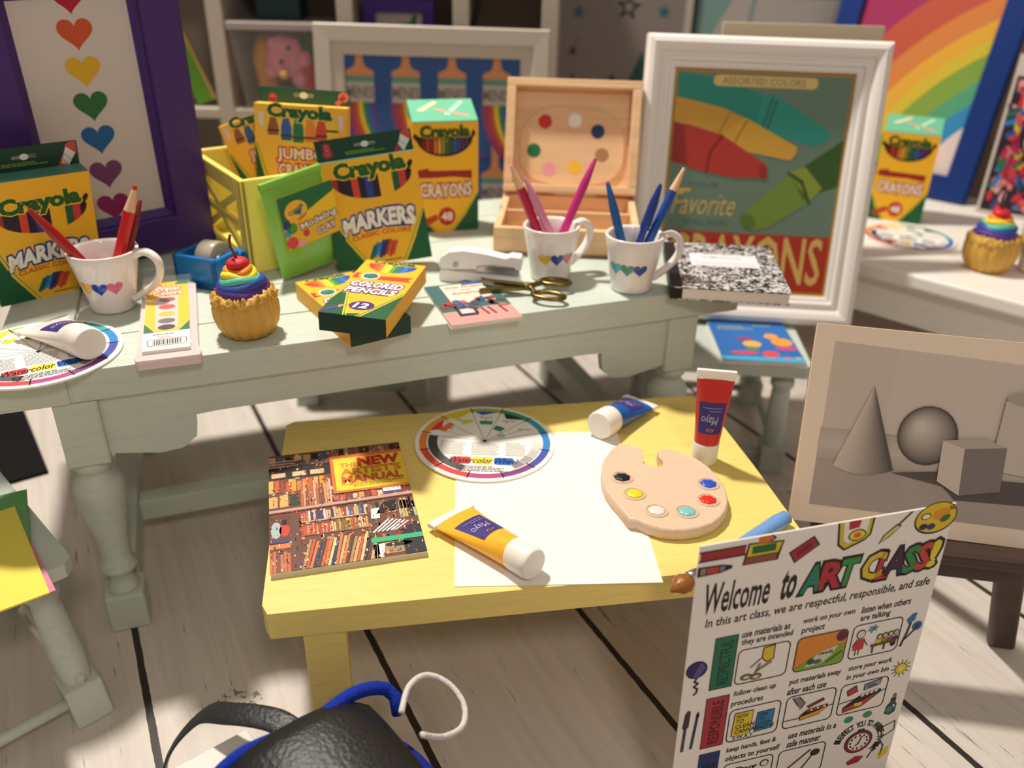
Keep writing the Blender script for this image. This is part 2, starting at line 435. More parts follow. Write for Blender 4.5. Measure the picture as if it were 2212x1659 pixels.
# --- the yellow bench
BEN = pose(-.460, 1.180, 0, 10)
t = thing('bench', 'bright yellow painted wooden bench holding a palette and paint tubes', 'bench', BEN)
g = G().prism([(.012, .004), (.0, .03), (-.003, .36), (.0, .70), (.02, .715), (.56, .716), (1.105, .718), (1.128, .70), (1.135, .36), (1.132, .03), (1.12, .0), (.56, .003)], .400, .463, YEL)
g.obj('seat', t, T((0, 0, 0)), bevel=.009, seg=3)
g = G().box(.10, 1.03, .05, .075, .355, .400, YEL).box(.10, 1.03, .64, .665, .355, .400, YEL)
g.obj('apron', t, T((0, 0, 0)), bevel=.003)
for x in (.070, .97):
    for y in (.012, .63):
        G().box(x, x+.082, y, y+.05, 0, .400, YEL).obj('leg', t, T((0, 0, 0)), bevel=.004)

def stool(label, M, w, d, h, th, feet, splay, extra=None):
    t = thing('stool', label, 'stool', M)
    G().prism([(-w+.02, -d), (-.02, -d), (0, -d+.02), (0, -.02), (-.02, 0), (-w+.02, 0), (-w, -.02), (-w, -d+.02)], h-th, h, MINT).obj('seat', t, T((0, 0, 0)), bevel=.006)
    s = .72
    for (fx, fy) in feet:
        tx = -.07 if fx > -w/2 else -w+.07; ty = -.07 if fy > -d/2 else -d+.07
        g = G(); H_ = h-th; k = H_/.667; b = .04
        g.box(-b, b, -b, b, 0, .15*k*1.15, MINT); g.lathe([(.030, .25*k*.6), (.034, .22*k), (.036, .3*k), (.030, .52*k), (.028, .54*k), (.038, .565*k), (.038, .60*k), (.028, .62*k), (.028, .667*k)], MINT, n=24)
        for i, p in enumerate(g.v): q = p[2]/H_; g.v[i] = (p[0]+(tx-fx)*q, p[1]+(ty-fy)*q, p[2])
        g.obj('leg', t, T((fx, fy, 0)), bevel=.005)
    f = feet
    for a, b_, z in ((0, 1, .055), (2, 3, .055), (0, 2, .10), (1, 3, .10)):
        G().tube([(f[a][0], f[a][1], z), (f[b_][0], f[b_][1], z)], .014, MINT, n=12).obj('stretcher', t, T((0, 0, 0)))
    return t
stool('mint wooden stool at the left edge with coloured paper on its seat', pose(-.942, 1.423, 0, -44), .50, .42, .38, .034,
      [(.045, -.062), (.045, -.37), (-.50, -.062), (-.50, -.37)], .1)
stool('mint wooden stool right of the table carrying the large crayon picture', pose(1.0, 2.94, 0, -5), .56, .56, .405, .04,
      [(-.07, -.52), (-.49, -.52), (-.07, -.05), (-.49, -.05)], .1)
stool('mint wooden stool hidden behind the mint table below the brush picture', pose(-.36, 3.46, 0, 4), .5, .66, .38, .035,
      [(-.04, -.62), (-.46, -.62), (-.04, -.05), (-.46, -.05)], .1)

# --- white table on the right
WT = pose(1.228, 2.843, 0, -43)
t = thing('white_table', 'white painted table behind the easel with cupcake and colour wheel', 'table', WT)
G().box(-.80, 1.2, 0, 1.2, .545, .600, WHITE).obj('tabletop', t, T((0, 0, 0)), bevel=.012, seg=3)
for y0 in (.05, 1.1): G().box(-.73, 1.1, y0, y0+.03, .40, .545, WHITE).obj('apron', t, T((0, 0, 0)), bevel=.003)
for x in (-.75, 1.07): G().box(x, x+.03, .1, 1.1, .40, .545, WHITE).obj('apron', t, T((0, 0, 0)), bevel=.003)
for x in (-.74, 1.1):
    for y in (.06, 1.08): G().box(x-.03, x+.03, y-.02, y+.04, 0, .545, WHITE).obj('leg', t, T((0, 0, 0)), bevel=.004)

# --- cubby shelves along the back
t = thing('cubby_shelf', 'tall off-white cubby shelf unit along the back wall', 'shelf', T((0, 3.7, 0)))
for x in (-1.80, -1.24, -.71, -.24, .12):
    G().box(x-.033, x+.033, 0, .55, 0, 2.0, CUBBY).obj('divider', t, T((0, 0, 0)), bevel=.003)
for z in (.0, .43, .872, 1.345+.10, 1.96):
    G().box(-1.83, .15, .004, .55, z, z+.04, CUBBY).obj('shelf_board', t, T((0, 0, 0)), bevel=.003)
G().box(-1.83, .15, .55, .57, 0, 2.0, CUBBY).obj('back_panel', t, T((0, 0, 0)))

# ================================================================== cartons of crayons, markers and pencils
def smile(a, x0, x1, yt, yb, cols, l=1, dark='2a1418', top=None):
    mid = (x0+x1)/2; hw = (x1-x0)/2
    fb = lambda x: yt-(yt-yb)*math.sqrt(max(0, 1-((x-mid)/hw)**2))
    ft = top or (lambda x: yt+(.035 if abs(x-mid) > hw*.8 else 0)*0)
    n = len(cols); xs = [x0+(x1-x0)*i/n for i in range(n+1)]
    a.band(xs, cols, ft, fb, l, n=5)
def card_box(t, w, h, d, base_col=YC, low='175a35'):
    g = G(); g.box(0, w, 0, d, 0, h, INK, base_col)
    return g
def corner_green(a, lx, ly, rx, ry, l=1, W=1.0, col=G_):
    a.poly([(0, 0), (lx, 0), (lx*.45, ly*.42), (0, ly)], col, l)
    a.poly([(W, 0), (W, ry), (W-rx*.5, ry*.45), (W-rx, 0)], col, l)
    for k, c in ((.018, 'e8d53a'), (.036, '3d8a4a'), (.052, 'e8d53a')):
        a.line([(lx+k, 0), (lx*.45+k, ly*.42), (k*.5, ly)], .008, c, l+1)
        a.line([(W-rx-k, 0), (W-rx*.5-k, ry*.45), (W-k*.5, ry)], .008, c, l+1)
def marker_front(a):
    corner_green(a, .33, .70, .27, .52)
    smile(a, .10, .94, .93, .70, ['a03030', '2a1c2c', '2a1c2c', 'd8442c', '1c1a3a', '2d3f8c', '2a1c2c', None, None, '1f5c3c', 'c83a3a', '2a1418'], 1)
    a.poly([(.90, .90), (.955, .98), (.965, 1.01), (.94, 1.03), (.88, .97)], '2a1418', 1)
    a.otext('Crayola', .52, .99, .72, .19, '1f5a22', 'f7cf3a', 2, .055, .10, rot=2.5)
    a.otext('MARKERS', .52, .445, .74, .165, 'f4ede0', '263f86', 1, .045, .13, rot=3, arc=.045, sh=.12, grow=.08)
    a.text('CLASSIC COLORS', .52, .315, .62, .045, 'd04822', 1, .03, arc=.025, rot=1.5)
    cols = ['1f6a5a', '2468a8', '2f8ac0', '263f86', '3a2a5c', 'b03a2c', 'c8452c', 'd8553a']
    for i, c in enumerate(cols):
        x = .40+.033*i; a.line([(x-.03, .085+.014*(i % 3)), (x+.03, .245-.02*(abs(i-4)//2))], .036, c, 1)
    a.scrib(.50, .03, .86, .05, 1, '3a3a20', .012, 1, 3)
def header_flap(t, w, h, col='173f30', art=None, hh=.055, d=.0):
    g = G().box(0, w, 0, .006, 0, hh, INK, col)
    a = Art(g, (0, 0, 0), (w, 0, 0), (0, 0, w))
    if art: art(a, hh/w)
    return g.obj('hang_tab', t, T((0, d, h)))
def marker_tab(a, H):
    m = H/2
    a.rbox(.40, m+.002, .62, m+.034, .012, 0, 'ffffff', 1, fill='e6e2d8'); a.ell(.51, m+.018, .04, .03, 'e6e2d8', 1)
    a.ell(.115, m+.035, .042, .042, 'a82a34', 1); a.ell(.12, m-.03, .055, .05, 'a82a34', 1); a.otext('8', .118, m, .05, .12, 'd85a5a', '8a1f28', 2, .02, .05)
    a.scrib(.30, m-.07, .74, m-.03, 2, '7a9a3a', .012, 1, 5)
    a.poly([(.80, 0.0), (.845, H*.42), (.90, 0)], 'c8382c', 1); a.poly([(.83, H*.1), (.90, H*.9), (.975, H*.5), (.90, 0.0)], 'e8ddd6', 1)
    a.poly([(.88, H*.85), (.93, H), (.985, H), (.985, H*.45)], 'c84a44', 2)
    a.line([(.87, H*.5), (.935, H*.2)], .006, '9a8a88', 2)
def marker_box(label, M, w=.268, h=.296, d=.062):
    t = thing('marker_box', label, 'box', M)
    g = G().box(0, w, 0, d, 0, h, INK, YC)
    marker_front(Art(g, (0, 0, 0), (w, 0, 0), (0, 0, w)))
    for (o, ex, W) in (((0, d, 0), (0, -1, 0), d), ((w, 0, 0), (0, 1, 0), d)):
        a = Art(g, o, ex, (0, 0, 1)); a.poly([(0, 0), (W, 0), (W, .19), (0, .24)], G_, 1)
        a.line([(0, .247), (W, .197)], .004, 'e8d53a', 1)
    a = Art(g, (0, 0, h), (1, 0, 0), (0, 1, 0)); a.rect(0, 0, w, d, '4a8070', 1)
    g.obj('carton', t, T((0, 0, 0)), bevel=.0022)
    header_flap(t, w, h, art=marker_tab, hh=.058, d=d-.007)
    return t
marker_box('yellow marker carton with green hang tab leaning in the middle of the mint table', pose(-.498, 2.247, .744, 8.7, 9.7, -7.6))
marker_box('yellow marker carton at the left picture edge behind the mug of red pencils', pose(-1.285, 1.944, .7445, 44.5, -9, .7), .255, .318, .062)

def crayon48(label, M, w=.204, h=.342, d=.11):
    t = thing('crayon_box', label, 'box', M)
    g = G().box(0, w, 0, d, 0, h, INK, YC)
    a = Art(g, (0, 0, 0), (w, 0, 0), (0, 0, w)); H = h/w
    corner_green(a, .30, .52, .40, .60)
    a.poly([(.03, 1.53), (.0, 1.47), (.06, 1.40), (.12, 1.45)], '3a1414', 1); a.poly([(.90, 1.53), (.93, 1.57), (.96, 1.50), (.88, 1.40)], '3a1414', 1)
    cc = ['7a2018', 'b8331f', '8a2a1c', 'd8702a', 'e0a32c', '8f8a2c', '2f6a34', '1f5a3c', '245a9a', '2f3f8a', '4a2a6a', '5a2a4a']
    smile(a, .05, .92, 1.47, 1.17, ['3a1812']*12, 1)
    xs = [.14+.06*i for i in range(12)]
    for i, c in enumerate(cc):
        y0 = 1.46-.27*math.sqrt(max(0, 1-((xs[i]+.02-.465)/.44)**2)); a.poly([(xs[i], y0+.02), (xs[i]+.045, y0+.02), (xs[i]+.045, 1.40), (xs[i]+.022, 1.46), (xs[i], 1.40)], c, 2)
    a.otext('Crayola', .49, 1.52, .74, .21, '24501c', 'd8b02c', 3, .055, .09)
    a.poly([(.05, .86), (.05, .97), (.22, 1.0), (.24, .96), (.90, .95), (.90, .82), (.6, .86), (.24, .85)], '9a2320', 1)
    a.otext('CRAYONS', .49, .67, .80, .20, 'ece0d0', 'a8282a', 1, .03, .11, arc=-.02)
    a.ell(.50, .24, .135, .145, 'b82420', 2); a.text('48', .50, .24, .17, .13, 'f0e6da', 3, .03)
    a.poly([(.08, .12), (.17, .08), (.36, .20), (.34, .28), (.17, .22)], 'c03020', 2)
    for (o, ex) in (((0, d, 0), (0, -1, 0)), ((w, 0, 0), (0, 1, 0))): Art(g, o, ex, (0, 0, 1)).poly([(0, 0), (d, 0), (d, .10), (0, .15)], '1f6038', 1)
    g.obj('carton', t, T((0, 0, 0)), bevel=.0022)
    # lid: sloping flip top
    g = G(); z = h; hh = .05
    vs = [(0, 0, z), (w, 0, z), (w, d, z), (0, d, z), (0, d, z+hh), (w, d, z+hh), (w, 0, z+.004), (0, 0, z+.004)]
    g.add(vs, [(0, 1, 6, 7), (7, 6, 5, 4), (4, 5, 2, 3), (0, 7, 4, 3), (1, 2, 5, 6), (0, 3, 2, 1)], ink('foil_card', .25, .6), '6fbf9a')
    a = Art(g, (0, 0, z+.004), (w, 0, 0), (0, d, hh-.004)); a.poly([(.1, .5), (.4, .9), (.45, .82), (.2, .45)], 'e8d2b0', 1); a.poly([(.35, .6), (.9, .25), (.85, .18), (.4, .48)], 'e09a80', 1); a.poly([(.5, .3), (.8, .9), (.86, .85), (.58, .25)], 'b8e0c0', 1)
    g.obj('lid', t, T((0, 0, 0)), bevel=.002)
    return t
crayon48('yellow and green crayon box marked 48 standing at the back of the mint table', pose(-.319, 2.610, .744, 14.9, 0))
crayon48('yellow and green crayon box marked 48 on the white table beside the rainbow picture', pose(1.43, 3.38, .6, -24, 0), .204, .345, .115)

def jumbo(label, M, w=.259, h=.268, d=.08, low=.135, tab=True):
    M = M @ T((0, 0, -low)); h += low
    t = thing('crayon_box', label, 'box', M)
    g = G().box(0, w, 0, d, 0, h, INK, 'fbc043')
    Art(g, (0, 0, 0), (1, 0, 0), (0, 0, 1)).rect(0, 0, w, low, G_, 1)
    a = Art(g, (0, 0, low), (w, 0, 0), (0, 0, w))
    corner_green(a, .20, .62, .22, .55)
    smile(a, .10, .90, .87, .62, ['f0cf4a']*8, 1)
    for i, (x, c) in enumerate(((.20, 'a05a44'), (.34, '3a62b0'), (.47, '2f7a5a'), (.60, 'ee8a4a'), (.72, 'd84a44'), (.84, 'f2d040'))):
        y = .865-.22*math.sqrt(max(0, 1-((x-.5)/.42)**2)); wd = .058
        a.poly([(x-wd, y), (x+wd, y), (x+wd, .80), (x+.03, .90), (x-.03, .90), (x-wd, .80)], c, 2); a.line([(x-wd, y+.05), (x+wd, y+.05)], .022, '4a3a3a', 3)
    for s_ in (.07, .93): a.poly([(s_-.03, .95), (s_+.03, .95), (s_+.025, .80), (s_-.01, .80)], 'e6d6dc', 2)
    a.otext('Crayola', .49, .95, .68, .165, '1d5e38', 'f8dc6a', 4, .055, .10, rot=-1)
    a.otext('JUMBO', .50, .505, .52, .145, 'f5e6dc', 'c8383c', 1, .03, .13)
    a.otext('CRAYONS', .52, .345, .54, .12, 'f5e6dc', 'c8383c', 3, .03, .13)
    Art(g, (0, d, 0), (0, -1, 0), (0, 0, 1)).poly([(0, 0), (d, 0), (d, .16), (0, .2)], G_, 1)
    g.obj('carton', t, T((0, 0, 0)), bevel=.0022)
    def ta(a, H):
        a.rbox(.38, H*.45, .60, H*.7, .012, 0, 'ffffff', 1, fill='e8ece6'); a.ell(.49, H*.57, .045, .035, 'e8ece6', 1)
        a.ell(.15, H*.3, .042, .05, 'c8505a', 1); a.rect(.108, 0, .192, H*.3, 'c8505a', 1)
        a.ell(.93, H*.62, .06, .055, 'e8807a', 1); a.line([(.93, H*.6), (.86, H*.15)], .05, 'd8706a', 1)
    if tab: header_flap(t, w, h, '2d5c4c', ta, .042, d-.007)
    return t
jumbo('yellow jumbo crayon carton standing upright in the lemon crate', pose(-.756, 2.423, .897, 4, 6.5, 3.1))
jumbo('yellow jumbo crayon carton tilted at the back left of the lemon crate', pose(-.812, 2.520, .868, 14.4, 8, -16.6), .223, .220, .06, .085, False)

def pencil_box(label, M, w=.158, h=.30, d=.045, tilt=None):
    """lies flat: local x width, y length away, z up"""
    t = thing('pencil_box', label, 'box', M)
    g = G().box(0, w, 0, h, 0, d, INK, YC)
    a = Art(g, (0, 0, d), (w, 0, 0), (0, w*1.0, 0)); a.ey = V((0, h/1.98, 0))
    a.poly([(0, 0), (.62, 0), (.58, .10), (.20, .02), (0, .0)], G_, 1)
    a.poly([(0, 0), (.36, 0), (.16, .70), (.05, .72), (.0, .45)], G_, 1); a.poly([(.62, 0), (1, .0), (1, .80)], G_, 1)
    for k, c in ((.0, 'e8dd4a'), (.025, '4f9a4f'), (.05, 'e8dd4a')): a.line([(.36+k, 0), (.16+k, .70)], .012, c, 2); a.line([(.60-k, 0), (1-k*.3, .84+k)], .012, c, 2)
    smile(a, .10, .90, 1.86, 1.56, ['c8342c', 'd8442f', 'e05a33', 'ea7a36', 'f2c23a', 'f5dc3f', '5fa845', '2f7f4c', '2a6aa8', '2f7ac8', '2c56a8', '473a8c'], 1)
    a.otext('Crayola', .50, 1.92, .68, .14, '1f5e3a', 'f9d85a', 2, .05, .09)
    a.poly([(.03, 1.46), (.13, 1.44), (.08, 1.36), (.15, 1.28), (.02, 1.26)], 'c8382f', 1); a.poly([(.40, 1.40), (.96, 1.46), (.90, 1.36), (.96, 1.28), (.42, 1.27)], 'cf4434', 1)
    a.ell(.29, 1.37, .145, .125, 'eeeee0', 2); a.ell(.29, 1.37, .12, .10, '2f6f6c', 3); a.ell(.26, 1.40, .05, .03, '3f86a0', 4)
    a.otext('COLORED', .50, 1.07, .80, .165, 'ffffff', '4a2a78', 1, .03, .13, sh=.15); a.otext('PENCILS', .48, .84, .76, .165, 'ffffff', '4a2a78', 3, .03, .13, sh=.15)
    a.ell(.52, .34, .19, .145, '4a2a78', 2); a.text('12', .52, .34, .20, .15, 'ffffff', 3, .03, sh=.15)
    a.poly([(.0, .02), (.0, .12), (.19, .28), (.22, .20)], '5a3f8c', 3); a.poly([(.19, .28), (.33, .36), (.22, .20)], 'e0a070', 3)
    Art(g, (0, 0, 0), (1, 0, 0), (0, 0, 1)).rect(0, 0, w, d, '15382c', 1)
    g.obj('carton', t, T((0, 0, 0)), bevel=.002)
    return t
pencil_box('yellow pencil carton lying flat beneath the other at the front table edge', pose(-.375, 1.758, .745, 33.9), .156, .345, .044)
pencil_box('yellow coloured pencils carton marked 12 lying tilted on top of its twin', pose(-.440, 1.742, .795, -9.6) @ Matrix.Rotation(rad(1), 4, 'X') @ Matrix.Rotation(rad(1.5), 4, 'Y'), .158, .335, .045)

# ================================================================== colour wheels
def color_wheel(label, M, R=.176):
    t = thing('color_wheel', label, 'colour wheel', M)
    g = G().lathe([(R*.99, 0), (R, .001), (R, .005), (R*.99, .006)], PAPER, 'f4efe6', n=72, sm=False)
    a = Art(g, (0, 0, .006), (R, 0, 0), (0, R, 0), PAPER)
    seg = ['4f8f5c', '3f9a6a', '3aa0a0', '3f86c8', '4a5aa8', '7c4a80', 'b04f86', 'c94a66', 'd6443f', 'dc5f3a', 'e8883c', 'eec23a', 'e8d838', 'a8bc50']
    # twelve outer tabs clockwise from the top
    ring = [('a9b84a', 106, 76), ('3f9a6a', 76, 46), ('3aa3a6', 46, 18), ('3f84c6', 18, -12), ('4f58a8', -12, -42), ('84487c', -42, -72), ('b54f86', -72, -102), ('d84e50', -102, -133), ('dc5640', -133, -162), ('e8863e', -162, -192), ('eea33e', -192, -224), ('e6cf3c', -224, -254)]
    for c, a0, a1 in ring:
        a.arc(0, 0, .83, .935, a0, a1, c, 1, n=8)
        a.line([(.80*math.cos(rad(a1)), .80*math.sin(rad(a1))), (.95*math.cos(rad(a1)), .95*math.sin(rad(a1)))], .016, '1c1a1a', 3)
    for c, a0, a1, r0, r1 in (('2f62b8', 103, 79, .73, .84), ('343434', 73, 48, .70, .84), ('d84a52', -196, -221, .70, .84), ('e6cf3c', -226, -252, .72, .84)):
        mid = (a0+a1)/2; a.poly([(.84*math.cos(rad(q)), .84*math.sin(rad(q))) for q in [a0+(a1-a0)*i/8 for i in range(9)]]+[(r0*math.cos(rad(mid-(a1-a0)*.2)), r0*math.sin(rad(mid-(a1-a0)*.2))), (r0*math.cos(rad(mid+(a1-a0)*-.2)), r0*math.sin(rad(mid-(a1-a0)*.2)))], c, 2)
    for a1 in (106, 76, 46, 18, 172, 140): a.line([(0, 0), (.84*math.cos(rad(a1)), .84*math.sin(rad(a1)))], .007, '6a6866', 2)
    for a1 in (32, 158): a.line([(.1*math.cos(rad(a1)), .1*math.sin(rad(a1))), (.62*math.cos(rad(a1)), .62*math.sin(rad(a1)))], .006, '7a7876', 2)
    for c, a0, a1, r0, r1 in (('3f9a66', 101, 80, .46, .56), ('3d8a5e', 72, 52, .34, .46), ('a8c8c4', 45, 25, .22, .33), ('e6cf3c', -232, -250, .54, .63), ('e87a44', -200, -222, .62, .72)): a.arc(0, 0, r0, r1, a0, a1, c, 3, n=6)
    for q in (91, 60, 32, 122, 150):
        x, y = .66*math.cos(rad(q)), .66*math.sin(rad(q)); a.line([(x-.09, y+.0), (x-.02, y+.0)], .02, '8a8682', 2); a.line([(x+.02, y), (x+.09, y)], .02, '8a8682', 2); a.line([(x, y), (x*.86, y*.86)], .008, '55504c', 2)
    for i, c in enumerate(('4a4a4c', '545456', '5e5e60')): a.arc(0, 0, .68, .81, 172+26*i, 198+26*i, c, 2, n=6)
    for i, c in enumerate(('e6e0d8', 'd6d0c8', 'c4beb8', 'a8a29e', '8e8886')): a.arc(0, 0, .68, .81, 12-14*i, -1-14*i, c, 2, n=5)
    for k, (x0, x1) in enumerate(((-.62, -.26), (-.18, .22), (.30, .60))): a.scrib(x0, -.38, x1, -.02, 9, '8a8680', .014, 2, 11+k)
    a.rbox(-.44, -.60, -.17, -.42, .04, 0, '0', 2, fill='d84e50'); a.rbox(-.15, -.60, .13, -.42, .04, 0, '0', 2, fill='f0d44a'); a.rbox(.15, -.60, .42, -.42, .04, 0, '0', 2, fill='2f68b8')
    a.text('Watercolor', -.17, -.51, .60, .13, '26201e', 3, .008, sh=.28); a.text('Wheel', .31, -.51, .32, .13, '1c2c5a', 3, .008, sh=.28)
    a.scrib(-.36, -.78, .36, -.64, 4, '6a6662', .018, 2, 31)
    a.ell(0, 0, .028, .028, '18130f', 3)
    g.obj('disc', t, T((0, 0, 0)))
    return t
color_wheel('round watercolor wheel card overlapping white paper on the yellow bench', pose(-.065, 1.802, .4645, -.5) @ Matrix.Rotation(rad(.6), 4, 'Y'))
color_wheel('round watercolor wheel card hanging over the left front edge of the mint table', pose(-1.062, 1.689, .7445, 33), .176)
color_wheel('blurred watercolor wheel card lying on the white table', pose(1.50, 3.12, .6005, -28), .168)

# ================================================================== paint tubes
def surf_cyl(fn):
    def f(x, y):
        p = fn(x, y); e = 1e-3
        px = fn(x+e, y)-p; py = fn(x, y+e)-p
        return p, px.cross(py).normalized()
    return f
def paint_tube(label, M, L_=.23, r=.033, W=.10, col='e8a11a', lab=.5, face=-PI/2, labrot=1, capcol='efe9e0', body=None):
    """cap end at the origin, tube running up +z, flattened at the crimp"""
    t = thing('paint_tube', label, 'paint tube', M)
    G().lathe([(r*.9, 0), (r*.97, .003), (r, .01), (r*1.0, .052), (r*.97, .058), (r*.9, .06)], ink('white_plastic', .35, .4, sss=.2), capcol, n=36).obj('cap', t, T((0, 0, 0)))
    def S(th, z):
        q = max(0, min(1, (z-.05)/(L_-.05))); qq = q**1.15
        a = r*.97*(1-qq)+W/2*qq; b = r*.97*(1-qq)+.0035*qq
        return V((a*math.cos(th), b*math.sin(th), z))
    n = 40; zs = [.05+(L_-.022-.05)*i/14 for i in range(15)]
    vs = [S(2*PI*k/n, z) for z in zs for k in range(n)]
    fs = [(i*n+k, i*n+(k+1) % n, (i+1)*n+(k+1) % n, (i+1)*n+k) for i in range(14) for k in range(n)]
    g = G(); g.add(vs, fs, body or ink('tube_plastic', .28, .5, sss=.15), col, True)
    # label patch wrapped over one side
    fl = 1 if labrot > 0 else -1
    lz = .05+(L_-.05)*lab; lh = (L_-.05)*.40; lw = .9 if W < .11 else .8
    def mp(x, y):
        th = face+(x-.5)*2*lw*fl; return S(th, lz+(y-.5)*lh*fl)
    a = Art(g, fn=surf_cyl(mp), mat=INK); a.EPS = 7e-4
    for i in range(8):
        for j in range(3): a.rect(i/8, j/3, (i+1)/8, (j+1)/3, '3d3178', 1*(1 if fl > 0 else 1))
    sg = 1
    a.text('Mayo', .56, .52, .62, .34, 'b9b2cc', 2*sg, .0, sh=.2); a.scrib(.15, .12, .85, .30, 2, '8d86ae', .03, 2, 7); a.ell(.5, .86, .14, .05, 'c8a8a0', 2); a.ell(.5, .86, .11, .033, '7a2a3a', 3)
    g.obj('body', t, T((0, 0, 0)))
    g = G(); m = ink('white_plastic')
    z2 = zs[-1]; w2 = W/2*1.0
    g.box(-w2, w2, -.0055, .0055, z2-.002, L_, m, capcol); g.obj('crimp', t, T((0, 0, 0)), bevel=.002)
    return t
def lay(p0, p1, z0, z1, spin=0):
    """matrix that lays local +z from p0 to p1, local -y facing up"""
    a = V((p0[0], p0[1], z0)); b = V((p1[0], p1[1], z1)); d = (b-a).normalized()
    x = d.cross(V((0, 0, 1))).normalized(); y = d.cross(x).normalized()   # y points down-ish
    R = Matrix((x, y, d)).transposed().to_4x4()
    return Matrix.Translation(a) @ R @ Matrix.Rotation(rad(spin), 4, 'Z')
paint_tube('red paint tube with purple label standing on its cap behind the palette', pose(.476, 1.747, .4635, -8), .25, .031, .092, 'c81c14', .40, labrot=-1)
paint_tube('blue paint tube lying at the back edge of the yellow bench', lay((.222, 1.836), (.350, 2.003), .5025, .480, 0), .222, .037, .100, '1557a8', .52, labrot=-1)
paint_tube('yellow paint tube lying across the white sheet of paper', lay((.052, 1.300), (-.150, 1.505), .5005, .476, 0), .265, .034, .115, 'f5b636', .50, labrot=-1)
paint_tube('white paint tube lying on the color wheel at the left', lay((-.920, 1.652), (-1.115, 1.80), .790, .768, 0), .235, .037, .125, 'eee7df', .36, labrot=-1)

# ================================================================== mugs, pencils, crayons
def mug(label, M, hearts, r0=.056, r1=.079, h=.152, hang=0, yaw=0):
    t = thing('mug', label, 'mug', M)
    prof = [(r0*.85, .0), (r0*.97, .003), (r0, .010), (r0*1.04, .03), (r0+(r1-r0)*.45, h*.5), (r0+(r1-r0)*.8, h*.8), (r1, h-.003), (r1*.985, h), (r1-.008, h-.001), (r1-.011, h-.006), (r0+(r1-r0)*.7-.012, h*.75), (r0-.010+(r1-r0)*.2, .03), (r0*.75, .014), (0.001, .013)]
    g = G().lathe(prof, PORC, 'efe7e2', n=56)
    def rr(z):
        for (a, za), (b, zb) in zip(prof[2:7], prof[3:7]):
            if z <= zb: return a+(b-a)*(z-za)/(zb-za)
        return r1
    def mp(x, y): rd = rr(y); return V((rd*math.cos(x), rd*math.sin(x), y))
    a = Art(g, fn=surf_cyl(mp), mat=PORC); a.EPS = 5e-4
    for i, c in enumerate(hearts):
        th = rad(-90+hang+(i-1)*30); cx = th; s = .0185
        pts = []
        for k in range(30):
            q = 2*PI*k/30; x = s*.0625*16*math.sin(q)**3; y = s*.0625*(13*math.cos(q)-5*math.cos(2*q)-2*math.cos(3*q)-math.cos(4*q))
            pts.append((cx+x/rr(h*.45), h*.48+y))
        pts.append((cx, h*.48)); n = len(pts)-1
        a.faces(pts, [(k, (k+1) % n, n) for k in range(n)], c, 2)
    g.obj('body', t, T((0, 0, 0)))
    pts = [(r1-.008, 0, h*.90), (r1+.022, 0, h*.97), (r1+.048, 0, h*.86), (r1+.052, 0, h*.66), (r1+.035, 0, h*.45), (r0+.026, 0, h*.26), (r0+.002, 0, h*.17)]
    sm = []
    for i in range(len(pts)-1):
        for k in range(4):
            u = k/4; p0, p1, p2, p3 = [V(pts[max(0, min(len(pts)-1, i+j))]) for j in (-1, 0, 1, 2)]
            sm.append(.5*((2*p1)+(-p0+p2)*u+(2*p0-5*p1+4*p2-p3)*u*u+(-p0+3*p1-3*p2+p3)*u**3))
    sm.append(V(pts[-1]))
    G().tube(sm, .0115, PORC, 'efe7e2', n=14, flat=(1.15, .8)).obj('handle', t, Matrix.Rotation(rad(yaw), 4, 'Z'))
    return t
mug('white mug with yellow, blue and pink hearts holding red pencils', T((-1.008, 1.960, .7445)), ['f0b030', '2a4ab0', 'e0608c'], .054, .083, .155, hang=6, yaw=-2)
mug('white mug with yellow, blue and pink hearts holding pink pencils', T((.099, 2.245, .7445)), ['e6b638', '23459e', 'd86a8c'], .055, .079, .152, hang=14, yaw=32)
mug('white mug with turquoise, green and navy hearts holding blue pencils', T((.319, 2.172, .7445)), ['4ab0c4', '2f8f70', '22459c'], .056, .080, .155, hang=-19, yaw=12)
mug('white mug with orange hearts cut off at the right picture edge', T((1.80, 2.78, .6005)), ['e8b040', 'e07030', '2a4ab0'], .055, .079, .152, hang=-40, yaw=60)

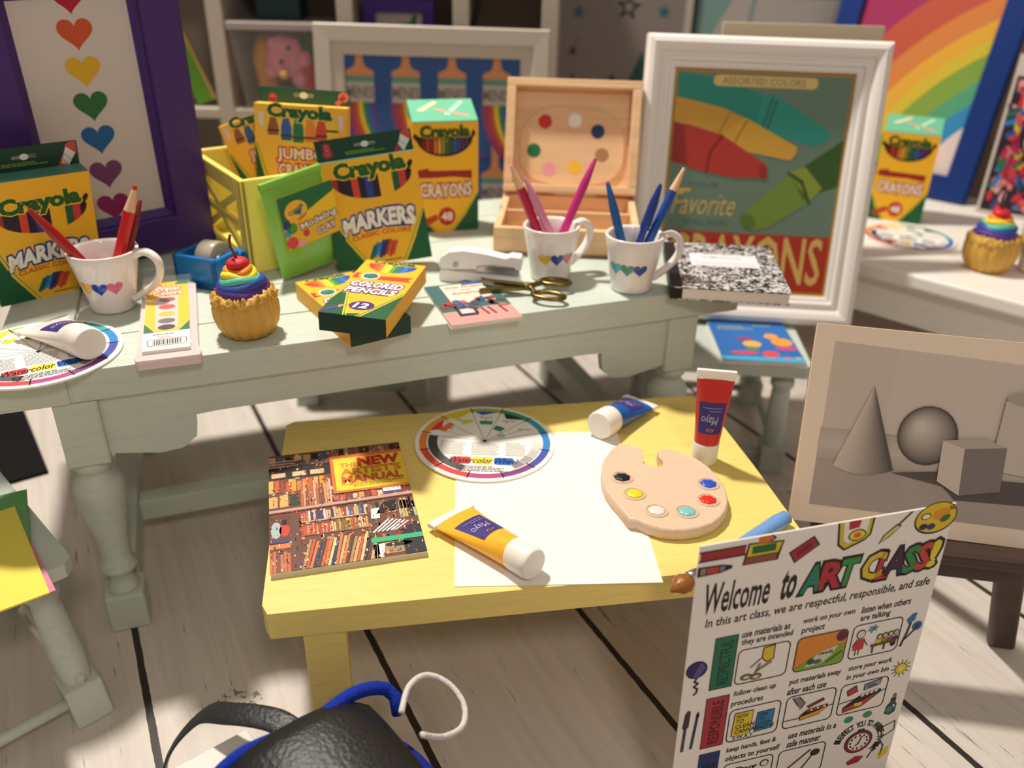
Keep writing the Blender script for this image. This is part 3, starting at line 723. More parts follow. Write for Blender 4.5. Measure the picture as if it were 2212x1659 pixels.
def stick(name, label, cat, tip, rim, col, wood_tip=None, r=.012, k=1.0, group=None, lid=False):
    """pencil or crayon standing in a mug: tip point, point at the mug rim"""
    tip = V(tip); rim = V(rim); d = (rim-tip).normalized(); zb = .765 if True else 0
    end = tip+d*((tip.z-zb)/(-d.z)); Ln = (end-tip).length
    z = -d; x = z.cross(V((0, 1, 0))).normalized(); y = z.cross(x)
    M = Matrix.Translation(end) @ Matrix((x, y, z)).transposed().to_4x4()
    m = ink('waxy', .38, .5, bump=.15, bscale=50)
    if wood_tip:
        t = thing(name, label, cat, M, group)
        G().lathe([(r, 0), (r, Ln-.062)], m, col, n=6, sm=False).obj('barrel', t, T((0, 0, 0)), bevel=.0015)
        G().lathe([(r*.98, Ln-.064), (r*.78, Ln-.045), (r*.42, Ln-.010)], ink('bare_wood', .7, .2, grain=.1), 'e2b98c', n=9).obj('sharpened_cone', t, T((0, 0, 0)))
        G().lathe([(r*.42, Ln-.0105), (r*.32, Ln)], m, wood_tip, n=9).obj('lead', t, T((0, 0, 0)))
    elif lid:
        t = thing(name, label, cat, M, group)
        G().lathe([(r*.85, 0), (r*.85, Ln-.12)], m, col, n=16).obj('barrel', t, T((0, 0, 0)))
        G().lathe([(r*1.15, Ln-.125), (r*1.2, Ln-.12), (r*1.05, Ln-.05), (r*.55, Ln-.008), (r*.3, Ln)], m, col, n=16).obj('cap', t, T((0, 0, 0)))
    else:
        g = G().lathe([(r*.95, 0), (r, .004), (r, Ln-.075), (r*.92, Ln-.06), (r*.45, Ln-.004), (r*.3, Ln)], m, col, n=12)
        t = tag(g.obj(name, None, M), label, cat, group)
    return t
stick('crayon', 'dark red crayon leaning left in the mug with red pencils', 'crayon', (-1.112, 1.875, 1.02), (-1.052, 1.915, .897), 'a01414', r=.0125)
stick('colored_pencil', 'red pencil with sharpened wood tip in the left mug', 'pencil', (-.915, 2.00, 1.045), (-.965, 1.965, .897), 'c81616', 'c81616', r=.0145)
stick('crayon', 'deep red crayon half hidden behind the sharpened red pencil', 'crayon', (-.925, 2.035, 1.0), (-.958, 2.0, .897), '7c0f10', r=.011)
stick('colored_pencil', 'magenta pencil with sharpened wood tip leaning left in the middle mug', 'pencil', (-.015, 2.262, 1.05), (.052, 2.245, .897), 'b81848', 'e8a8b8', r=.0135)
stick('crayon', 'pale pink crayon beside the magenta pencil in the middle mug', 'crayon', (.022, 2.250, 1.022), (.083, 2.243, .897), 'd888a8', r=.0115)
stick('crayon', 'bright magenta crayon leaning right in the middle mug', 'crayon', (.211, 2.290, 1.068), (.142, 2.257, .897), 'c4287c', r=.0120)
stick('crayon', 'steel blue crayon leaning left in the right mug', 'crayon', (.238, 2.202, 1.028), (.278, 2.185, .897), '175a9c', r=.0120)
stick('crayon', 'glossy navy crayon with a thick cap in the right mug', 'crayon', (.374, 2.178, 1.032), (.338, 2.175, .897), '16388a', lid=True, r=.0115)
stick('colored_pencil', 'blue pencil with pale sharpened tip in the right mug', 'pencil', (.437, 2.215, 1.066), (.365, 2.178, .897), '164a9c', 'e8c890', r=.0125)

# ================================================================== small things on the mint table
def cupcake(label, M, s=1.0):
    t = thing('cupcake', label, 'cupcake', M)
    def fl(r, z, a): return (r*(1+.075*abs(math.sin(a*7.5))**.7-.04), z)
    g = G().lathe([(.046*s, 0), (.056*s, .004*s), (.069*s, .025*s), (.0755*s, .052*s), (.0755*s, .075*s), (.072*s, .088*s)], CLAY, 'd3a54a', n=120, fn=fl, cap=True)
    g.obj('wrapper', t, T((0, 0, 0)))
    def crumb(r, z, a):
        n = noise.noise(V((math.cos(a)*8, math.sin(a)*8, z*110/s)))*.009*s+noise.noise(V((math.cos(a)*19, math.sin(a)*19, z*260/s+5)))*.006*s
        return (r+n, z+n*.9)
    G().lathe([(.062*s, .076*s), (.0735*s, .082*s), (.0755*s, .09*s), (.074*s, .098*s), (.070*s, .105*s), (.066*s, .110*s), (.05*s, .112*s), (.03*s, .11*s)], CLAY, 'd3a447', n=140, fn=crumb).obj('crumb_rim', t, T((0, 0, 0)))
    for i, (r, z, c) in enumerate(((.062, .112, '5b2f86'), (.056, .126, '2c4a9e'), (.048, .139, '5cc0a8'), (.041, .149, 'f2d62e'), (.034, .158, 'f08a2c'))):
        pts = []; n = 30
        for k in range(n):
            a = 2*PI*k/n+i; pts.append(((r*.62+.002*math.sin(3*a+i))*s*math.cos(a), (r*.62+.002*math.sin(3*a+i))*s*math.sin(a), (z+.003*math.sin(2*a+i*2))*s))
        g = G().tube(pts, [.4*r*s]*n, CLAY, c, n=14, closed=True, flat=(1, .72)); g.ball((0, 0, z*s), (r*.6*s, r*.6*s, .010*s), CLAY, c, n=10)
        g.obj('frosting_ring', t, T((0, 0, 0)))
    ch = G().ball((0, 0, .176*s), (.026*s, .026*s, .0145*s), CLAY, 'cf2430', n=16, fn=lambda d: 1-.12*max(0, d.z-.75)*4).obj('cherry', t, T((0, 0, 0)))
    G().tube([(0, 0, .185*s), (-.004*s, .001*s, .20*s), (-.010*s, .002*s, .214*s), (-.009*s, .002*s, .232*s), (-.005*s, .002*s, .243*s)], .0034*s, CLAY, '6a3a34', n=8).obj('stem', ch, T((0, 0, 0)))
    return t
cupcake('rainbow frosted cupcake with a cherry at the front of the mint table', T((-.627, 1.83, .7445)) @ Matrix.Rotation(rad(-3), 4, 'Y'), .99)
cupcake('rainbow frosted cupcake with a cherry standing on the white table', T((1.639, 2.80, .6005)), 1.12)

# tape dispenser
t = thing('tape_dispenser', 'glossy blue tape dispenser beside the cupcake', 'tape dispenser', pose(-.908, 2.118, .7445, -20))
B = '1a74c0'
g = G(); D = .150; W_ = .132; Hh = .088; th = .014
g.box(0, W_, 0, th, 0, Hh, GLOSS, B)
g.box(0, th, 0, D*.72, 0, Hh, GLOSS, B); g.box(W_-th, W_, 0, D*.72, 0, Hh*.95, GLOSS, B)
g.box(0, W_, 0, D, 0, .025, GLOSS, B)
g.box(0, W_, D*.70, D*.72+.004, 0, Hh*.6, GLOSS, B)
g.obj('body', t, T((0, 0, 0)), bevel=.006, seg=3)
g = G().tube([(W_-.03, D*.72, .055), (W_-.03, D*.84, .068), (W_-.03, D*.93, .066), (W_-.03, D, .050)], .012, GLOSS, B, n=12, flat=(2.2, .7)); g.box(.01, W_-.005, D*.9, D, .02, .058, GLOSS, B); g.obj('cutter_arm', t, T((0, 0, 0)), bevel=.003)
g = G().lathe([(.018, 0), (.044, 0), (.046, .002), (.046, .05), (.044, .052), (.018, .052)], ink('tape_film', .15, .5), 'b5ab97', n=40); 
r = g.obj('tape_roll', t, T((.045, .075, .064)) @ Matrix.Rotation(rad(90), 4, 'Y')); r['label'] = 'translucent tan tape roll'
G().lathe([(.006, -.004), (.018, -.002), (.018, .055), (.006, .057)], STEEL, 'ffffff', n=24).obj('hub', r, T((0, 0, 0)))

# stapler
t = thing('stapler', 'small white stapler lying before the wooden paint box', 'stapler', pose(-.207, 2.215, .7445, -6))
def side_prism(poly, w, m, col, name, parent, bevel=.005, off=0):
    g = G().prism(poly, -w/2, w/2, m, col)
    for i, p in enumerate(g.v): g.v[i] = (p[0], -p[2]+off, p[1])
    return g.obj(name, parent, T((0, 0, 0)), bevel=bevel, seg=3)
Wp = ink('white_gloss', .25, .5)
side_prism([(0, .006), (.012, .0), (.05, .0), (.075, .008), (.12, .002), (.222, .0), (.226, .006), (.222, .022), (.12, .026), (.05, .030), (.02, .034), (.004, .028)], .044, Wp, 'f1efee', 'base', t)
side_prism([(.0, .045), (.006, .066), (.03, .084), (.07, .090), (.13, .084), (.185, .074), (.20, .080), (.226, .078), (.230, .066), (.228, .044), (.214, .044), (.210, .052), (.15, .056), (.11, .050), (.09, .040), (.05, .036), (.012, .036)], .042, Wp, 'f6f4f3', 'arm', t)
side_prism([(.10, .030), (.222, .026), (.222, .040), (.20, .046), (.13, .048), (.10, .042)], .026, STEEL, 'ffffff', 'magazine', t, .002)
G().lathe([(.0075, 0), (.0075, .048)], STEEL, n=20).obj('hinge_pin', t, T((.048, .024, .050)) @ Matrix.Rotation(rad(90), 4, 'X'))

# scissors
t = thing('scissors', 'small antique bronze scissors resting on the picture booklet', 'scissors', pose(.030, 2.110, .755, -2))
def blade(sgn):
    p = [(0, .008*sgn), (-.02, .016*sgn), (-.06, .024*sgn), (-.10, .030*sgn), (-.122, .040*sgn), (-.120, .026*sgn), (-.085, .008*sgn), (-.045, .001*sgn), (0, -.006*sgn)]
    return G().prism(p, 0, .008, BRONZE)
for sg, rc, rx, ry in ((1, (.080, .034), .040, .021), (-1, (.062, -.050), .043, .022)):
    g = blade(sg); z = .004+(.006 if sg > 0 else 0)
    n = 32; ang = rad(-5 if sg > 0 else -12)
    pts = [(rc[0]+rx*math.cos(2*PI*k/n)*math.cos(ang)-ry*math.sin(2*PI*k/n)*math.sin(ang), rc[1]+rx*math.cos(2*PI*k/n)*math.sin(ang)+ry*math.sin(2*PI*k/n)*math.cos(ang), .004) for k in range(n)]
    g.tube(pts, .0065, BRONZE, n=10, closed=True)
    g.tube([(-.004, -.002*sg, .004), (.018, .004*sg, .004), (rc[0]-rx*.86, rc[1]*.75, .004)], [.008, .008, .007], BRONZE, n=10)
    g.obj('blade', t, T((0, 0, z)), bevel=.0015)
G().lathe([(.007, 0), (.007, .006), (.004, .009)], BRONZE, n=16).obj('pivot_screw', t, T((0, 0, .010)))

# watercolour tray
t = thing('watercolor_tray', 'clear plastic watercolor paint set in a yellow sleeve beside the cupcake', 'paint set', pose(-.812, 1.618, .7445, 19.9))
PK = ink('pinkish_plastic', .25, .5, sss=.3)
g = G().prism([(.0, 0), (.131, 0), (.135, .02), (.128, .06), (.130, .445), (.122, .465), (.003, .465), (.0, .445), (.001, .06), (-.005, .02)], 0, .022, PK, 'e0cccb')
g.obj('base', t, T((0, 0, 0)), bevel=.004)
g = G().box(.012, .113, .03, .458, .022, .030, INK, 'e8e0d8')
w = .125; a = Art(g, (0, 0, .030), (w, 0, 0), (0, w, 0))
a.rect(.10, 1.02, .90, 3.45, 'f3bf1e', 1); a.rect(.10, 3.42, .90, 3.66, '2f7a3a', 1); a.poly([(.3, 3.60), (.7, 3.60), (.62, 3.42), (.38, 3.42)], 'e8c83a', 2)
a.poly([(.10, 1.02), (.30, 1.02), (.10, 1.45)], '1f6a38', 2); a.poly([(.90, 1.02), (.70, 1.02), (.90, 1.45)], '1f6a38', 2)
a.line([(.30, 1.02), (.10, 1.48)], .02, 'd8d83a', 3); a.line([(.70, 1.02), (.90, 1.48)], .02, 'd8d83a', 3)
a.otext('Water', .50, 3.22, .50, .22, 'f4e6dc', 'c03a30', 2, .03, .12); a.otext('Colors', .50, 2.97, .54, .22, 'f4e6dc', 'c03a30', 2, .03, .12)
a.rect(.29, 1.15, .70, 2.80, 'e0c6c0', 2)
for y, c in ((2.60, 'a84a40'), (2.22, 'cf4a44'), (1.86, 'd0b84a'), (1.52, '6a6668'), (1.22, '3a3436')): a.ell(.495, y, .155, .12, c, 3)
a.rect(.10, .36, .90, 1.02, 'eee8e4', 1); a.scrib(.26, .86, .80, .96, 1, '5a5656', .035, 2, 3); a.scrib(.34, .74, .66, .84, 2, '8a8686', .02, 2, 4)
a.rbox(.18, .42, .84, .70, .06, .014, '3a3636', 2)
r = random.Random(3); x = .27
while x < .75: b_ = r.choice((.010, .016, .024)); a.rect(x, .45, x+b_, .67, '1a1818', 2); x += b_+r.choice((.012, .02))
g.obj('printed_sleeve', t, T((0, 0, 0)))
g = G().box(.003, .122, .022, .460, .0225, .046, CLEAR); g.obj('clear_lid', t, T((0, 0, 0)), bevel=.005)

# booklets and notebook
def booklet(name, label, cat, M, w, h, th, art, page='e8dfcf', mat=None, spine=None):
    t = thing(name, label, cat, M)
    g = G().box(.001, w-.002, .002, h-.002, .0008, th-.0012, PAPER, page); g.obj('pages', t, T((0, 0, 0)))
    g = G().box(0, w, 0, h, th-.0012, th, mat or INK, 'f0ece4'); g.box(0, w, 0, h, 0, .0009, mat or INK, 'f0ece4')
    if spine: g.box(-.0012, .0, 0, h, 0, th, mat or INK, spine)
    art(Art(g, (0, 0, th), (w, 0, 0), (0, w, 0), mat or INK), h/w)
    g.obj('cover', t, T((0, 0, 0)))
    return t
def art_booklet(a, H):
    a.rect(0, 0, 1, H, 'd49a94', 1); a.poly([(0, H*.30), (.0, H), (1, H), (1, H*.32), (.7, H*.36), (.3, H*.30)], '3f6a68', 2)
    a.rect(.22, H*.48, .86, H*.97, 'e8dcc4', 3); a.rect(.55, H*.93, 1, H, '2a5a96', 4)
    a.text('With Dream', .54, H*.89, .56, .075, 'b8403a', 4, .02); a.text('and', .54, H*.81, .14, .05, 'b8403a', 4, .02); a.text('America', .54, H*.73, .46, .085, 'b8403a', 4, .02)
    r = random.Random(5)
    for i in range(26):
        x = r.uniform(.02, .92); y = r.uniform(.30, .50)*H; a.poly([(x, y), (x+r.uniform(.05, .14), y+r.uniform(-.02, .04)), (x+.06, y+r.uniform(.08, .16)), (x-.02, y+.09)], r.choice(['a83a38', '6a3a44', '4a4a55', '8f4a44', '3a5a8a', 'c86a60']), 5+i % 3)
    a.rect(.20, H*.20, .24, H*.40, '38323a', 5); a.rect(.20, H*.17, .46, H*.21, '38323a', 5); a.rect(.44, H*.20, .48, H*.34, '38323a', 5); a.rect(.25, H*.22, .43, H*.33, 'd8ccd0', 5)
    for x in (.56, .66, .82): a.line([(x, H*.32), (x+.04, H*.16)], .03, '8a3f44', 6)
booklet('booklet', 'small pink and green picture booklet lying under the bronze scissors', 'booklet', pose(-.150, 1.872, .7445, 20.9), .185, .262, .010, art_booklet)

t = thing('composition_notebook', 'black marbled composition notebook overhanging the right table corner', 'notebook', pose(.418, 2.100, .7445, -5.6))
def marble():
    m, nt, b = newmat('marbled_cover')
    tc = nt.nodes.new('ShaderNodeTexCoord'); n = nt.nodes.new('ShaderNodeTexNoise'); n.inputs['Scale'].default_value = 75; n.inputs['Detail'].default_value = 3; n.inputs['Distortion'].default_value = 1.2
    mp = nt.nodes.new('ShaderNodeMapping'); mp.inputs['Scale'].default_value = (1, 1.3, 1)
    L(nt, tc.outputs['Object'], mp.inputs['Vector']); L(nt, mp.outputs[0], n.inputs['Vector'])
    cr = nt.nodes.new('ShaderNodeValToRGB'); cr.color_ramp.elements[0].position = .50; cr.color_ramp.elements[0].color = lin('1b1819'); cr.color_ramp.elements[1].position = .54; cr.color_ramp.elements[1].color = lin('ddd8d6')
    L(nt, n.outputs['Fac'], cr.inputs[0]); L(nt, cr.outputs[0], b.inputs['Base Color']); b.inputs['Roughness'].default_value = .35
    return m
MB_ = marble(); w, h = .312, .377
G().box(.006, w-.004, .003, h-.003, .002, .032, PAPER, 'ece5db').obj('pages', t, T((0, 0, 0)))
g = G().box(.0, w, 0, h, .032, .035, MB_); g.box(0, w, 0, h, 0, .002, MB_)
a = Art(g, (0, 0, .035), (w, 0, 0), (0, w, 0)); a.rect(.21, .57, .82, .90, 'f0e8ea', 2)
for y in (.86, .68, .64, .60): a.rect(.24, y, .79, y+.008, '9a94a0', 3)
a.text('COMPOSITION', .5, .80, .36, .035, '4a4650', 3)
g.obj('cover', t, T((0, 0, 0)), bevel=.001)
G().box(-.003, .03, 0, h, 0, .0355, INK, '161415').obj('spine', t, T((0, 0, 0)), bevel=.003)

# ================================================================== wooden paint box
t = thing('paint_box', 'open pine paint box with a palette in its lid behind the mugs', 'paint box', pose(-.066, 2.43, .7445, -3.7))
w, d, h = .436, .385, .082; th = .022
g = G().box(0, w, 0, th, 0, h, PINE).box(0, w, d-th, d, 0, h, PINE).box(0, th, th, d-th, 0, h, PINE).box(w-th, w, th, d-th, 0, h, PINE).box(0, w, 0, d, 0, .012, PINE)
g.box(th, w-th, d*.55, d*.55+.012, .012, h*.9, PINE)
g.obj('tray', t, T((0, 0, 0)), bevel=.003)
lid = T((.0, d-.004, h+.002)) @ Matrix.Rotation(rad(-20), 4, 'X')
lw, lh = .438, .362
g = G().box(0, lw, -.05, .0, 0, .026, PINE).box(0, lw, -.05, 0, lh-.026, lh, PINE).box(0, .030, -.05, 0, .026, lh-.026, PINE).box(lw-.030, lw, -.05, 0, .026, lh-.026, PINE).box(0, lw, 0, .010, 0, lh, PINE)
lo = g.obj('lid', t, lid, bevel=.003)
pts = []
for k in range(44):
    q = 2*PI*k/44; e = .72 if math.sin(q) > 0 else .42
    cx, cy = math.cos(q), math.sin(q); pts.append((.219+.172*math.copysign(abs(cx)**.72, cx), .155+(.128 if cy > 0 else .125)*math.copysign(abs(cy)**(.95 if cy > 0 else .6), cy)))
g = G().prism(pts, 0, .008, wood('palette_ply', 'dcae80', 'ecc69b', (2, 22, 22)))
for i, p in enumerate(g.v): g.v[i] = (p[0], -p[2], p[1])
a = Art(g, (0, -.008, 0), (lw, 0, 0), (0, 0, lw)); Hn = lh/lw
for x, y, c in ((.29, .60, 'c8241c'), (.515, .615, 'efe6da'), (.69, .54, '12285e'), (.215, .385, '136a3c'), (.335, .25, 'e59aa8'), (.53, .27, 'f0bc30')): a.ell(x, y-.07, .052, .052, c, 2)
a.ell(.73, .30, .052, .05, 'a87c50', 2)
g.obj('inner_palette', lo, T((0, 0, 0)))
for x in (.06, .39): G().tube([(x, d-.004, h), (x+.03, d-.004, h)], .005, STEEL, n=10).obj('hinge', t, T((0, 0, 0)))
CT = [('red', 'b82a24'), ('orange', 'd8602c'), ('brown', '6a4434'), ('grey', 'b8b0aa'), ('dark', '54443c')]
for i, (nm, c) in enumerate(CT):
    x = .04+.075*i
    M = t.matrix_world @ T((x, .045, .022)) @ Matrix.Rotation(rad(90), 4, 'X') @ Matrix.Rotation(rad(180), 4, 'Y')
    o = G().lathe([(.008, 0), (.010, .004), (.010, .014), (.016, .018), (.016, .11), (.006, .118)], GLOSS, c, n=20).obj('mini_paint_tube', None, t.matrix_world @ T((x+.03, .165, .030)) @ Matrix.Rotation(rad(90), 4, 'X'))
    tag(o, ['red', 'orange', 'brown', 'pale grey', 'dark umber'][i]+' miniature paint tube lying in the open pine box tray', 'paint tube', 'paint tubes in the pine box')

# ================================================================== lemon crate and clay pack
t = thing('crate', 'translucent lemon yellow plastic crate holding two crayon cartons', 'crate', pose(-.732, 2.207, .7445, 36.1))
w, d, h, th = .310, .42, .262, .016
g = G()
g.box(0, .20, 0, th, 0, h, CRATE).box(.24, w, 0, th, 0, h, CRATE).box(.20, .24, 0, th, 0, .125, CRATE).box(.20, .24, 0, th, .165, h, CRATE)
g.box(0, w, d-th, d, 0, h, CRATE).box(0, w, th, d-th, 0, .012, CRATE)
g.obj('end_walls', t, T((0, 0, 0)), bevel=.004)
for x0 in (0, w-th):
    g = G().box(x0, x0+th, 0, .05, 0, h, CRATE).box(x0, x0+th, d-.05, d, 0, h, CRATE).box(x0, x0+th, .05, d-.05, h-.05, h, CRATE).box(x0, x0+th, .05, d-.05, 0, .04, CRATE).box(x0, x0+th, .05, d-.05, .12, .14, CRATE)
    for y0, y1, za, zb in ((.05, .21, .21, .14), (.21, d-.05, .14, .21), (.05, .21, .04, .12), (.21, d-.05, .12, .04)):
        vs = [(x, y, z) for x in (x0+.002, x0+th-.002) for y, z in ((y0, za-.012), (y1, zb-.012), (y1, zb+.014), (y0, za+.014))]
        g.add(vs, [(0, 1, 2, 3), (7, 6, 5, 4), (0, 4, 5, 1), (1, 5, 6, 2), (2, 6, 7, 3), (3, 7, 4, 0)], CRATE)
    g.obj('side_wall', t, T((0, 0, 0)), bevel=.003)

t = thing('clay_pack', 'bright green film pack of modeling clay leaning against the lemon crate', 'clay pack', pose(-.615, 2.150, .7445, 43, -1, -9))
w, h = .185, .270
n = 14; vs = []; fs = []
for sd in (-1, 1):
    for j in range(n+1):
        for i in range(n+1):
            u, v = i/n, j/n; k = (4*u*(1-u))**.35*(min(1, (1-v)*3.2, v*5+.35))**.6
            vs.append((u*w, sd*.024*k+.03, v*h))
N_ = (n+1)**2
for s_ in (0, 1):
    for j in range(n):
        for i in range(n): q = s_*N_+j*(n+1)+i; fs.append((q, q+1, q+n+2, q+n+1) if s_ == 0 else (q+n+1, q+n+2, q+1, q))
g = G().add(vs, fs, BAG, '9ad84a', True); g.obj('film_wrap', t, T((0, 0, 0)))
g = G().box(0, w, .022, .036, h-.014, h+.004, BAG); g.obj('sealed_edge', t, T((0, 0, 0)), bevel=.002)
g = G(); a = Art(g, (.028, .0035, .085), (.17, 0, 0), (0, 0, .17)); a.rect(0, 0, .98, .86, 'e8b928', 1); a.rect(0, .45, .98, .86, '1f6a44', 2)
a.poly([(.25, .45), (.98, .70), (.98, .40), (.3, .40)], 'f0c52c', 3); a.ell(.27, .58, .20, .17, 'f0b83a', 3); a.text('Crayola', .27, .60, .28, .09, '1f6a34', 4, .03, rot=20); a.poly([(.2, .55), (.38, .62), (.34, .50)], '2a62a8', 4)
for x, y, r_, c in ((.06, .40, .07, '243a80'), (.14, .33, .09, '4a9a3a'), (.05, .27, .06, '3aa0d0'), (.09, .10, .10, 'd84a54'), (.24, .05, .07, 'f0a0a8'), (.36, .18, .06, 'c8404a')): a.ell(x, y, r_, r_, c, 3)
a.otext('Modeling', .62, .32, .66, .13, 'f0e8ec', '4a2a4a', 5, .02, .10, rot=6); a.otext('CLAY', .72, .15, .34, .11, 'f0e8ec', '4a2a4a', 5, .02, .10, rot=6)
g.obj('label', t, T((0, 0, 0)))

# ================================================================== framed pictures
def picture(label, M, w, h, prof, m, col, art, mat_=None, back=.03, name='framed_picture'):
    t = thing(name, label, 'picture', M)
    out = max(p[0] for p in prof)
    g = frame_ring(G(), w, h, prof+[(out, -back), (0, -back)], m, col); g.obj('frame', t, T((0, 0, 0)))
    g = G().box(-.005, w+.005, .001, .012, -.005, h+.005, PAPER, 'e8e2da')
    a = Art(g, (0, 0, 0), (w, 0, 0), (0, 0, w), mat_ or INK); art(a, h/w)
    g.obj('print', t, T((0, 0, 0)))
    return t
PUR = ink('purple_gloss', .4, .4, bump=.1)
def art_hearts(a, H):
    a.rect(0, 0, 1, H, 'cfc3bd', 1)
    for y, c in zip((1.862, 1.592, 1.306, 1.03, .752, .452, .155), ('b01c30', 'c8502c', 'd8aa28', '2c6a34', '1a5c9a', '74386a', '8a1f5c')): a.heart(.51, y+.01, .134*1.0, c, 3)
picture('large purple framed picture with a column of coloured hearts', pose(-1.245, 2.195, .852, 38.4, -4.5, -1.8), .314, .602,
        [(-.020, 0), (-.001, .016), (0, .016), (0, .030), (.004, .034), (.098, .034), (.102, .030)], PUR, '44266e', art_hearts)
def art_crayons(a, H):
    a.rect(0, 0, 1, H, 'b0852c', 1); a.rect(.02, .02, .985, H-.02, '6c8472', 2); a.rect(.02, .02, .985, .35, 'b23a2c', 3)
    a.poly([(.02, 1.235), (.32, 1.19), (.53, 1.117), (.50, .93), (.02, 1.10)], '2a8a78', 3); a.poly([(.50, 1.13), (.58, 1.125), (.90, .945), (.90, .90), (.85, .865), (.80, .86), (.48, .945)], '2f9484', 4); a.line([(.585, 1.10), (.545, .93)], .012, '1f6a5c', 5); a.line([(.56, 1.11), (.52, .94)], .012, '1f6a5c', 5)
    a.poly([(.02, 1.10), (.28, 1.05), (.45, .985), (.38, .86), (.02, .965)], 'cf9c38', 5); a.poly([(.42, 1.0), (.73, .85), (.73, .82), (.70, .775), (.40, .82), (.30, .90)], 'd8a63e', 6); a.line([(.43, .985), (.37, .85)], .012, 'b07f28', 7); a.line([(.33, 1.02), (.27, .89)], .010, 'b07f28', 7)
    a.poly([(.02, .963), (.16, .93), (.16, .72), (.02, .74)], '9c2f28', 7); a.poly([(.08, .955), (.30, .90), (.57, .745), (.575, .70), (.54, .67), (.40, .665), (.12, .71)], 'b8392f', 8); a.line([(.30, .895), (.24, .80), (.23, .69)], .016, '8a241f', 9); a.ell(.552, .705, .026, .042, 'a02c26', 9, rot=.25)
    a.poly([(.985, .90), (.985, .64), (.87, .60), (.72, .70)], '3c5c28', 4); a.poly([(.70, .71), (.79, .745), (.90, .63), (.84, .55), (.80, .56)], '8a9a34', 5); a.poly([(.71, .70), (.84, .545), (.62, .39), (.53, .37), (.455, .43), (.47, .47)], '76903a', 5); a.line([(.70, .705), (.78, .66), (.835, .545)], .02, '3c5c28', 6); a.ell(.50, .42, .05, .04, '5c7a30', 6, rot=-.7)
    a.rbox(.22, 1.165, .80, 1.225, .028, 0, '0', 6, fill='dcc27a'); a.text('ASSORTED COLORS', .50, 1.195, .46, .036, '8a8a5c', 7, .01)
    a.text('Favorite', .24, .51, .36, .13, 'd0b060', 4, .0, sh=.2); a.rect(.03, .575, .15, .595, 'd0b060', 4); a.text('OF ALL KINDS', .25, .405, .26, .03, '50706a', 4, .01); a.text('YOUR', .22, .62, .18, .025, '50706a', 4, .01)
    a.text('CRAYONS', .50, .20, .90, .27, 'd8b868', 4, .012)
WF = ink('white_frame', .4, .4)
picture('large white moulded frame with a vintage crayon advertisement', pose(.495, 2.771, .512, -3.9, 12.3, .4), .579, .727,
        [(0, 0), (0, .010), (.010, .016), (.016, .016), (.022, .026), (.030, .026), (.036, .020), (.044, .022), (.050, .034), (.060, .040), (.074, .044), (.088, .040), (.096, .030), (.099, .018)], WF, 'efe8e2', art_crayons, ink('poster_glass', .18, .5))
def art_brushes(a, H):
    a.rect(0, 0, 1, H, '2a508e', 1)
    for row in (0, 1):
        oy = H-.0-.56*row
        for x in (.082, .345, .61, .868):
            cl = lambda pts: [(min(1, max(0, p[0])), min(H, max(0, p[1]))) for p in pts]
            hp = [] if row == 0 else [(x+.026, oy+.13), (x-.026, oy+.13)]
            a.poly([(x-.020, oy-.0), (x-.022, oy-.04), (x-.035, oy-.065), (x-.078, oy-.085), (x-.082, oy-.112), (x+.082, oy-.112), (x+.078, oy-.085), (x+.035, oy-.065), (x+.022, oy-.04), (x+.020, oy-.0)]+hp, 'd08a5c', 2)
            a.poly(cl([(x-.079, oy-.112), (x+.079, oy-.112), (x+.080, oy-.145), (x-.080, oy-.145)]), '5f8f86', 3)
            a.poly(cl([(x-.080, oy-.145), (x+.080, oy-.145), (x+.080, oy-.255), (x-.080, oy-.255)]), 'b4aaa2', 4)
            a.text('MENES', x, oy-.20, .15, .06, '6a6462', 5, .02)
            for i, c in enumerate(('8a3a6a', 'a03a4c', 'b8502c', 'd8b82c', '2f7a5c', '2f5a9a', '5a3f8a')):
                x0 = x-.087+.025*i; pts = []
                for k in range(9):
                    q = k/8; pts.append((x0+.12*q**2.2, oy-.255-.30*q))
                vs = []
                for p in pts: vs += [(min(1, p[0]), max(0, p[1])), (min(1, p[0]+.025), max(0, p[1]))]
                a.faces(vs, [(2*k, 2*k+1, 2*k+3, 2*k+2) for k in range(8)], c, 5)
picture('white framed print of dripping rainbow paintbrushes behind the table', pose(-.682, 3.40, .50, 3, 5, .8), .680, .675,
        [(0, 0), (0, .014), (.006, .018), (.045, .022), (.050, .034), (.105, .036), (.110, .030)], WF, 'bdb2a8', art_brushes)
def art_rainbow(a, H):
    a.rect(0, 0, 1, H, 'dcc8c4', 1)
    xc, yc = 2.0, -.55
    rs = [2.72, 2.32, 2.10, 1.95, 1.84, 1.75, 1.60, 1.48, 1.36]
    cs = ['9c2a58', 'b8503a', 'cc7a3c', 'd8a034', 'c8b034', '7a9a3c', '4f9a74', '2f84b8']
    f = lambda r_: (lambda x: min(H, max(0, yc+math.sqrt(r_*r_-(x-xc)**2) if r_ > abs(x-xc) else 0)))
    for i, c in enumerate(cs):
        a.band([0, .25, .5, .75, 1], [c]*4, f(rs[i]), f(rs[i+1]), 2, n=6)
BLU = ink('blue_gloss', .35, .4)
picture('large blue framed rainbow painting standing on the white table', pose(1.443, 4.047, .722, -40.6, 10, 1.8), .568, 1.02,
        [(0, 0), (0, .02), (.004, .026), (.096, .026), (.102, .02)], BLU, '113276', art_rainbow)
# plain board behind the crayon picture
o = G().box(0, .53, 0, .02, 0, .965, PAPER, 'b3a58c').obj('backing_board', None, pose(.665, 2.862, .4055, -3, 11, 0), bevel=.003)
tag(o, 'plain beige board standing directly behind the crayon advertisement frame', 'board')
